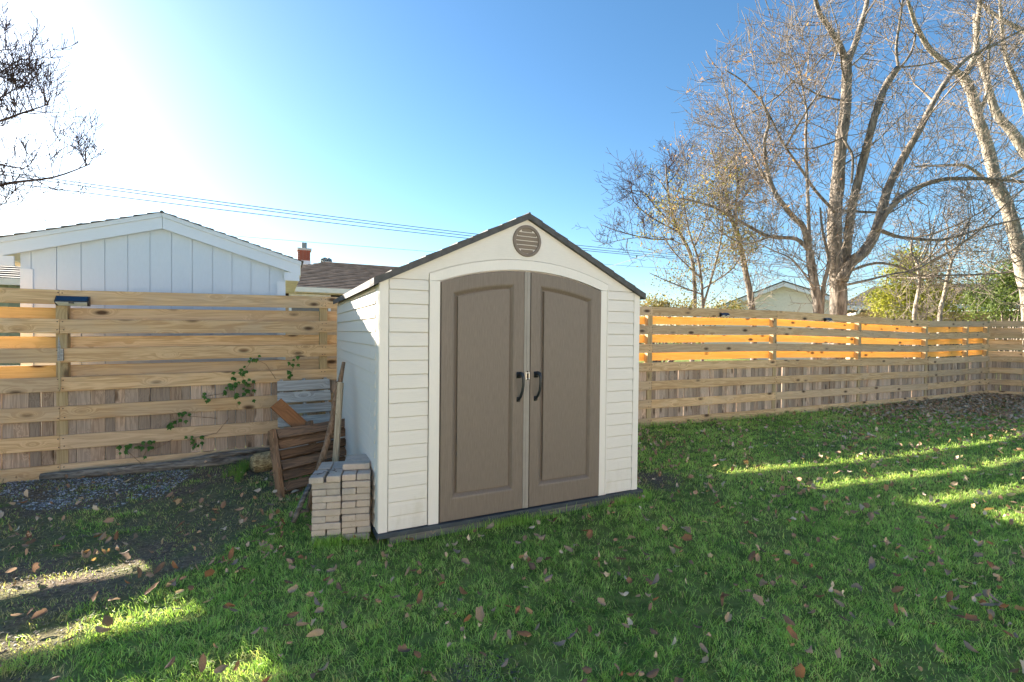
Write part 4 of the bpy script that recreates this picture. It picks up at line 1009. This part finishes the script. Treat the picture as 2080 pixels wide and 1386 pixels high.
# evergreens and young trees behind the right-hand fence
def shrub(name, label, px, depth, cents, n, size, mat, seed, clump=.16, clumps=70, stem=True, cat='shrub'):
    b = at(px, 660, depth); b.z = GZ; t = thing(name, label, cat, b, 0, 'evergreens beyond the fence')
    cs = [(at(x, y, depth+dz), (rx*depth/967, rx*depth/967, ry*depth/967), wgt) for x, y, rx, ry, dz, wgt in cents]
    leafcloud('foliage', mat, t, cs, n, size, b, clump, seed, clumps)
    R = random.Random(seed); m = MB()
    for c, rad, wgt in cs:
        for k in range(5):
            q = Vector(c)+Vector((R.uniform(-1, 1)*rad[0], R.uniform(-1, 1)*rad[1], R.uniform(-1, .8)*rad[2]))
            m.tube([Vector((0, 0, 0)), (q-b)*.5+Vector((R.uniform(-.1, .1), R.uniform(-.1, .1), .2)), q-b], [.05, .025, .008], 5)
    m.build('stems', MAT['bark'], t, True); return t
shrub('juniper', 'yellow-green juniper bush behind the two young pale trunks', 1862, 17.0, [(1862, 575, 58, 48, 0, 1), (1850, 540, 40, 34, .3, .6), (1880, 625, 70, 34, -.3, .8), (1800, 610, 36, 30, .2, .5)], 9000, .050, MAT['juniper'], 31)
shrub('green_bush', 'bright green leafy tree by the right edge above the fence', 2050, 18.0, [(2050, 575, 60, 48, 0, 1), (2030, 620, 70, 36, 0, .8), (2085, 545, 40, 36, 0, .5)], 8000, .055, MAT['green'], 32)
shrub('brown_bush', 'thin brownish bush filling in below the bare trees', 1950, 22.0, [(1960, 600, 80, 50, 0, 1), (1780, 625, 60, 30, 0, .5), (1950, 520, 120, 50, 2, .4)], 4200, .055, MAT['haze_tree'], 33, .25)
shrub('low_bush', 'low orange and green bush peeping over the fence beside the shed roof', 1330, 16.0, [(1325, 622, 34, 20, 0, 1), (1380, 628, 50, 16, 0, 1), (1470, 628, 50, 20, .5, .8)], 3200, .042, MAT['olive'], 34, .12)
for i, (bx, fx, lab) in enumerate(((1868, [(1340, 1330), (1355, 1220), (1362, 1160), (1350, 1090)], 'left of two young trees with thin pale trunks before the juniper'), (1915, [(1445, 1320), (1462, 1230), (1478, 1150), (1495, 1080)], 'right of two young trees with thin pale forked trunks before the juniper'))):
    T = Tree(40+i); DY = 15.0; base = at(bx-(4 if i else 0), 665, DY); base.z = GZ
    tr = [([Vector((base.x, base.y, GZ-.1))]+P6(fx, DY), 20, 12)]
    x, y = fx[-1]
    lb = [(P6([(x, y), (x-25, y-60), (x-15, y-130), (x-40, y-200)], DY, .5, 81+i), 10, 3), (P6([(x, y), (x+30, y-50), (x+60, y-120), (x+80, y-200)], DY, .5, 85+i), 9, 3)]
    t = build_tree('young_tree', lab, 'tree', base, T, tr, lb, MAT['bark_pale'], MAT['twig'], 'young trees behind the fence', DY)
    sprout(T, 35, 1.0, .010, 2, (0, 4, 4), .14, .8); finish_tree(t, T, MAT['twig'])
# far band of trees closing the horizon
R = np.random.default_rng(9); ce = []
for i in range(46):
    a = math.radians(-40+2.9*i); d = 70+R.random()*25; ce.append(((d*math.sin(a), d*math.cos(a), .5), (5, 5, 2.2+R.random()*2.0), 1/46))
o = leafcloud('far_trees', MAT['haze_tree'], None, ce, 9000, .55, (0, 0, 0), .9, 3, 400); tag(o, 'distant band of bare woods along the horizon', 'woods')

# ------------------------------------------------------------------ power lines
def wire(a, b, r, label, sag=.25, t0=-.3, t1=1.7):
    pts = []
    for i in range(33):
        u = i/32; p = a.lerp(b, t0+(t1-t0)*u); p.z -= sag*(1-(2*u-1)**2)-sag*.55; pts.append(p)
    t = thing('power_line', label, 'power line', (pts[0].x, pts[0].y, pts[0].z), 0, 'overhead wires crossing the sky'); O = Vector(t.location)
    MB().tube([p-O for p in pts], r, 4).build('cable', MAT['black'], t)
wire(at(85, 362, 15.2), at(1290, 503, 27), .016, 'uppermost of three overhead wires sloping behind the shed peak', .55)
wire(at(85, 368, 15.3), at(1290, 508, 27), .016, 'middle of three overhead wires sloping behind the shed peak', .55)
wire(at(80, 381, 15.3), at(1290, 513, 27), .016, 'lowest of three overhead wires sloping behind the shed peak', .45)
wire(at(0, 440, 22), at(1240, 535, 34), .012, 'faint thin wire below the main three, passing above the chimney', .3)
wire(at(1235, 543, 20), at(1420, 485, 16), .012, 'short thick cable rising right from the shed roof into the trees', .0, -.1, 1.6)

# ------------------------------------------------------------------ lawn
def infov(x, y, m=60, z=GZ):
    d = np.stack([x-CAM.x, y-CAM.y, np.full(x.shape, z-CAM.z)], -1); q = d @ np.array(tuple(FWD))
    px = 1040+FPX*(d @ np.array(tuple(RGT)))/np.maximum(q, .01); py = 693-FPX*(d @ np.array(tuple(UPV)))/np.maximum(q, .01)
    return (q > .3) & (px > -m) & (px < 2080+m) & (py > 600) & (py < 1386+max(m*1.2, 90)), q, px, py
def free(x, y):
    """open ground: not under the sheds, the stack or the pallets"""
    sh = (x > -.02) & (x < 2.46) & (y > -.045) & (y < 2.9)
    u = (x-o0.x)*dx.x+(y-o0.y)*dx.y; v = (x-o0.x)*dy.x+(y-o0.y)*dy.y
    st = (u > -.02) & (u < .43) & (v > -.02) & (v < .42)
    fy = np.where(x < -.1, 2.93, np.interp(x, [2.2, 4.95, 7.94, 13.3, 16.5], [2.93, 2.6, 2.47, 2.32, 2.31]))
    fx = 16.52+(2.30-y)*.43
    return ~sh & ~st & (y < fy-.015) & (x < fx-.03)
def scatter(n, x0, x1, y0, y1):
    x = rng.uniform(x0, x1, n); y = rng.uniform(y0, y1, n); ok, q, px, py = infov(x, y, 900); ok &= free(x, y); return x[ok], y[ok], q[ok]
bx, by, bq = [], [], []
N = 3600000
x, y, q = scatter(N, -7, 18, -4.4, 3.0)      
seen = infov(x, y, 70)[0]; thin_ = rng.random(len(x)) < np.where(seen, 1, .55); x, y, q = x[thin_], y[thin_], q[thin_]
hf2 = fbm(x*15+7, y*15+3, 3); keep = rng.random(len(x)) < np.clip((hf2-.22)*2.6, .30, 1)*np.clip((2.4/np.maximum(q, 1.2))**1.25, 0, 1)
x, y, q = x[keep], y[keep], q[keep]
sv = soil(x, y); patch = fbm(x*1.7+5, y*1.7); thin = fbm(x*6, y*6)
litter = np.clip((x-8.5)/6, 0, 1)*np.clip((y-.2)/1.4, 0, 1)+np.clip((x-12.5)/3, 0, 1)*.5
dens = (1-sv*1.03)*np.clip(.62+(patch-.5)*1.1, .25, 1)*(1-.9*np.clip(litter, 0, 1))*np.clip(.5+thin, .5, 1)
worn = np.clip((fbm(x*1.9+90, y*1.9+60)-.60)*7, 0, .7); dens = dens*(1-worn); dens = np.where(sv > .6, np.where(thin > .49, .26, .06), dens)
k = rng.random(len(x)) < dens; x, y, q, sv, patch = x[k], y[k], q[k], sv[k], patch[k]
n = len(x)
tuft = fbm(x*4.5+20, y*4.5+3); hf = vnoise(x*30, y*30)*.6+vnoise(x*13+5, y*13+9)*.4; h = rng.uniform(.020, .054, n)*(1-.3*sv)*np.clip(.45+tuft*.8+hf*.5, .5, 1.6); wd = np.maximum(.0031, .00092*q)*rng.uniform(.75, 1.25, n)
az = vnoise(x*11+40, y*11+2)*4*PI+rng.normal(0, .9, n); lean = rng.uniform(.25, 1.55, n)*h; fx_ = rng.uniform(0, PI, n)
z0 = gz(x, y)-.004
B = np.stack([x, y, z0], 1); ld = np.stack([np.cos(az)*lean, np.sin(az)*lean, h*0], 1); wv = np.stack([np.cos(fx_)*wd/2, np.sin(fx_)*wd/2, h*0], 1)
up_ = np.stack([h*0, h*0, h], 1)
mid = B+ld*.32+up_*.58; tip = B+ld+up_*np.clip(1.08-.48*(lean/h), .30, 1)[:, None]
V = np.stack([B-wv, B+wv, mid+wv*.8, mid-wv*.8, tip], 1).reshape(-1, 3); i5 = np.arange(n)*5
tri = np.concatenate([np.stack([i5, i5+1, i5+2], 1), np.stack([i5, i5+2, i5+3], 1), np.stack([i5+3, i5+2, i5+4], 1)])
tone2 = fbm(x*1.1+70, y*1.1+40); rv = np.clip(rng.random(n)*.45+(hf-.5)*.9+.25+(patch-.5)*.4+(tone2-.5)*.6, 0, .92); dead_ = rng.random(n) < (.07+.25*np.clip(tone2-.5, 0, 1)+.6*(sv > .3)); rv[dead_] = rng.uniform(.9, 1.0, dead_.sum())
o = link('grass', raw_mesh('grass', V, tri, np.repeat(rv, 5)), MAT['grass']); tag(o, 'short lawn grass around the shed', 'grass', kind='stuff')


def fringe(n, pts, hmin, hmax, name, label):
    R = np.random.default_rng(n); seg = R.integers(0, len(pts)-1, n); t = R.random(n); A = np.array(pts)[seg]; B_ = np.array(pts)[seg+1]
    P = A+(B_-A)*t[:, None]+R.normal(size=(n, 2))*.022; ok = free(P[:, 0], P[:, 1]); P = P[ok]; ok = R.random(len(P)) < np.clip(fbm(P[:, 0]*3.3, P[:, 1]*3.3)*3-1.0, .08, 1); P = P[ok]; n = len(P)
    h = R.uniform(hmin, hmax, n); a = R.uniform(0, 6.28, n); ln = h*R.uniform(.1, .8, n); z = gz(P[:, 0], P[:, 1])-.004
    B0 = np.stack([P[:, 0], P[:, 1], z], 1); w_ = np.stack([np.cos(a+1.57), np.sin(a+1.57), a*0], 1)*.0021; l_ = np.stack([np.cos(a)*ln, np.sin(a)*ln, a*0], 1); u_ = np.stack([a*0, a*0, h], 1)
    V = np.stack([B0-w_, B0+w_, B0+l_*.3+u_*.6+w_*.8, B0+l_*.3+u_*.6-w_*.8, B0+l_+u_*.95], 1).reshape(-1, 3); i5 = np.arange(n)*5
    o = link(name, raw_mesh(name, V, np.concatenate([np.stack([i5, i5+1, i5+2], 1), np.stack([i5, i5+2, i5+3], 1), np.stack([i5+3, i5+2, i5+4], 1)]), np.repeat(R.random(n)*(.7 if hmax < .15 else .22), 5)), MAT['grass']); tag(o, label, 'grass', kind='stuff')
fringe(7000, [(0.0, -.075), (2.47, -.075), (2.50, .5)], .05, .10, 'sill_grass', 'longer grass growing against the shed sill')
fringe(1500, [(-.45, .17), (-.02, .07)], .05, .10, 'stack_grass', 'longer grass growing against the paver stack')
fringe(2600, [(3.0, 2.70), (4.95, 2.55), (7.94, 2.42), (12, 2.3)], .05, .13, 'fence_grass', 'longer grass growing along the right-hand fence')
fringe(420, [tuple(onz(455, 975)[:2]), tuple(onz(500, 955)[:2]), tuple(onz(480, 985)[:2])], .08, .17, 'grass_tuft', 'dark tuft of long grass before the yellow log end')
# dead leaves
def dead_mesh(seed, lobed, mat):
    R = random.Random(seed); n = 14; out = []
    for i in range(n):
        a = 2*PI*i/n
        if lobed: r = .5*(.80+.20*abs(math.cos(a*2.5)))*R.uniform(.86, 1.1)
        else: r = .5
        out.append((r*math.cos(a)*1.0*(1+.1*R.random()), r*math.sin(a)*(.70 if lobed else .46)*(1+.12*R.random())))
    out[0] = (.62, 0)
    cu, cv, tw = R.uniform(.7, 2.4)*R.choice((-1, 1, 1)), R.uniform(-.5, 1.2), R.uniform(-.9, .9)
    def b(x_, y_): return (x_*(1-.12*abs(cu)), y_*(1-.15*abs(cu)), cu*y_*y_+cv*x_*x_*.7+tw*x_*y_+R.uniform(-.02, .02))
    vs = [b(*p) for p in out]+[b(p[0]*.5, p[1]*.5) for p in out]+[b(0, 0)]
    fs = [(i, (i+1) % n, n+(i+1) % n, n+i) for i in range(n)]+[(n+i, n+(i+1) % n, 2*n) for i in range(n)]
    m = MB().add(vs, fs).mesh('fallen_leaf', True); m.materials.append(mat); return m
LM = {}
def where(x_, y_):
    if x_ < -.1: return 'on the soil by the paver stack' if y_ > .2 else 'at the edge of the bare soil' if x_ < -.45 else 'in the grass before the paver stack'
    if x_ < 1.2: return 'close before the left shed door' if y_ > -.7 else 'in the near grass facing the left door'
    if x_ < 2.5: return 'close before the right shed door' if y_ > -.9 else 'in the near grass facing the right door'
    if y_ > 1.2: return 'along the foot of the right-hand fence'
    if y_ > .2: return 'in the shade between shed and right-hand fence'
    if y_ > -1.3: return 'among the sunlit streaks of the lawn'
    return 'in the near grass right of the shed'
for ci, c in enumerate(LEAFC):
    LM[c] = [dead_mesh(ci*10+k, k % 2 == 0, MAT['leaf_'+c]) for k in range(4)]
x, y, q = scatter(13500, -7, 16.5, -4.4, 2.9)
lit = np.clip((x-8.0)/6, 0, 1)*np.clip((y-.0)/1.4, 0, 1); clump = fbm(x*2.2+3, y*2.2+8)
sv = soil(x, y)
k = rng.random(len(x)) < np.clip((.38+.80*(clump > .53)+.5*lit)*(1-.6*sv), 0, 1)
x, y, q = x[k], y[k], q[k]; size = rng.uniform(.038, .088, len(x))*np.where(rng.random(len(x)) < .3, .7, 1); ordr = np.argsort(-(size/q)*np.where(infov(x, y, -12)[0], 1, .001))
LBL = {'tan': 'tan', 'brown': 'dark brown', 'rust': 'rust-coloured', 'greyish': 'greyish pink', 'pale': 'pale buff'}
stuffV, stuffF, stuffA = [], [], []
first = {}
for rank, i in enumerate(ordr):
    c = random.choices(list(LEAFC), (3, 3.6, 2.8, 1.5, .5))[0]; v = random.randrange(4)
    rot = (random.gauss(0, .6), random.gauss(0, .6), random.uniform(0, 2*PI)); z = float(gz(x[i:i+1], y[i:i+1])[0])+random.uniform(.042, .070)
    if rank < 285:
        key = (c, v)
        if key not in first: o = first[key] = link('fallen_leaf', LM[c][v], None)
        else: o = first[key].copy(); COL.objects.link(o)
        o.location = (x[i], y[i], z); o.rotation_euler = rot; s_ = size[i]; o.scale = (s_, s_, s_)
        tag(o, f"{'small ' if s_ < .058 else 'large ' if s_ > .092 else ''}{LBL[c]} {('broad', 'oval', 'cupped', 'narrow folded')[v]} dead leaf {where(x[i], y[i])}", 'leaf', 'dead leaves scattered on the lawn')
    else:
        M = Matrix.Translation((x[i], y[i], z)) @ Matrix((Vector((1, 0, 0)), Vector((0, 1, 0)), Vector((0, 0, 1)))).to_4x4()
        from mathutils import Euler
        M = Matrix.Translation((x[i], y[i], z)) @ Euler(rot).to_matrix().to_4x4() @ Matrix.Scale(float(size[i]), 4)
        me = LM[c][v]; b0_ = sum(len(a) for a in stuffV)
        stuffV.append([tuple(M @ vv.co) for vv in me.vertices[:14]]+[tuple(M @ me.vertices[28].co)]); stuffA += [{'brown': .1, 'rust': .35, 'tan': .65, 'greyish': .9, 'pale': 1.0}[c]]*15
        stuffF += [(b0_+k_, b0_+(k_+1) % 14, b0_+14) for k_ in range(14)]
# thick litter in the far right corner
nl = 20000
x = rng.uniform(7, 17, nl); y = rng.uniform(-1.6, 2.4, nl); ok, q, _, _ = infov(x, y, 900); ok &= free(x, y)
pr = np.clip((x-8.5)/5.5, 0, 1)**1.25*np.clip((y+1.0)/2.0, .08, 1); ok &= rng.random(nl) < pr*np.clip(fbm(x*2, y*2)*1.9-.25, .1, 1)
x, y = x[ok], y[ok]
for i in range(len(x)):
    z = float(gz(x[i:i+1], y[i:i+1])[0])+random.uniform(.015, .065)
    M = Matrix.Translation((x[i], y[i], z)) @ Euler((random.gauss(0, .5), random.gauss(0, .5), random.uniform(0, 6.3))).to_matrix().to_4x4() @ Matrix.Scale(random.uniform(.06, .115), 4)
    b0_ = len(stuffA); c = [(-.5, 0, .1), (0, -.3, 0), (.5, 0, .12), (0, .3, -.02)]
    stuffV.append([tuple(M @ Vector(v)) for v in c]); stuffA += [random.random()]*4; stuffF += [(b0_, b0_+1, b0_+2), (b0_, b0_+2, b0_+3)]
V = np.concatenate([np.array(a) for a in stuffV])
o = link('leaf_litter', raw_mesh('leaf_litter', V, np.array(stuffF), stuffA), MAT['litter']); tag(o, 'brown leaf litter thick in the far fence corner', 'leaf litter', kind='stuff')
# gravel in the soil by the fence, crumbs of soil
def stones(name, n, poly, rmin, rmax, mat, seed, label, cat):
    R = np.random.default_rng(seed); pl = np.array(G2(poly)); x = R.uniform(pl[:, 0].min(), pl[:, 0].max(), n); y = R.uniform(pl[:, 1].min(), pl[:, 1].max(), n)
    k = inpoly(x, y, [tuple(p) for p in pl]) & (R.random(n) < np.clip(fbm(x*3, y*3)*2.4-.6, 0, 1)) & free(x, y); x, y = x[k], y[k]; n = len(x)
    r = R.uniform(rmin, rmax, n)*R.uniform(.6, 1, n); base_ = np.array([(1, 0, 0), (.3, .9, 0), (-.8, .6, 0), (-.8, -.6, 0), (.3, -.9, 0), (0, 0, .6)])
    a = R.uniform(0, 6.28, n); c, s_ = np.cos(a), np.sin(a); sq = R.uniform(.5, 1, n)
    bx_ = base_[None, :, 0]*r[:, None]*R.uniform(.7, 1.3, (n, 6)); by_ = base_[None, :, 1]*(r*sq)[:, None]*R.uniform(.7, 1.3, (n, 6)); bz = base_[None, :, 2]*r[:, None]
    V = np.stack([x[:, None]+bx_*c[:, None]-by_*s_[:, None], y[:, None]+bx_*s_[:, None]+by_*c[:, None], (gz(x, y)+.010)[:, None]+bz], -1).reshape(-1, 3)
    F = (np.arange(n)[:, None, None]*6+np.array([(i, (i+1) % 5, 5) for i in range(5)])[None]).reshape(-1, 3)
    o = link(name, raw_mesh(name, V, F, np.repeat(R.random(n), 6)), mat); tag(o, label, cat, kind='stuff')
MAT['gravel'] = leafy('gravel_stone', [(0, (.12, .11, .10)), (.6, (.34, .33, .31)), (1, (.70, .69, .67))], .0)
MAT['clod'] = leafy('soil_clod', [(0, (.06, .048, .037)), (.7, (.17, .135, .10)), (1, (.32, .26, .18))], .0)
stones('gravel', 9000, [(20, 975), (150, 965), (330, 955), (400, 960), (330, 1010), (210, 1040), (60, 1040), (0, 1010)], .005, .016, MAT['gravel'], 3, 'scattered pale gravel on the bare soil by the fence', 'gravel')
stones('soil_clods', 22000, [(-150, 975), (540, 905), (600, 960), (480, 1130), (250, 1220), (60, 1386), (-200, 1386)], .003, .011, MAT['clod'], 5, 'dark crumbly soil clods on the bare patch', 'soil')
stones('soil_crumbs', 2600, [(1293, 955), (1330, 950), (1395, 975), (1370, 1000), (1300, 1000)], .003, .010, MAT['clod'], 6, 'dark crumbs of soil beside the shed corner', 'soil')
stones('bare_patch_crumbs', 400, [(905, 1340), (960, 1325), (1050, 1330), (1060, 1386), (1000, 1420), (890, 1400)], .003, .010, MAT['clod'], 7, 'grey crumbs on the bare patch in the lawn', 'soil')
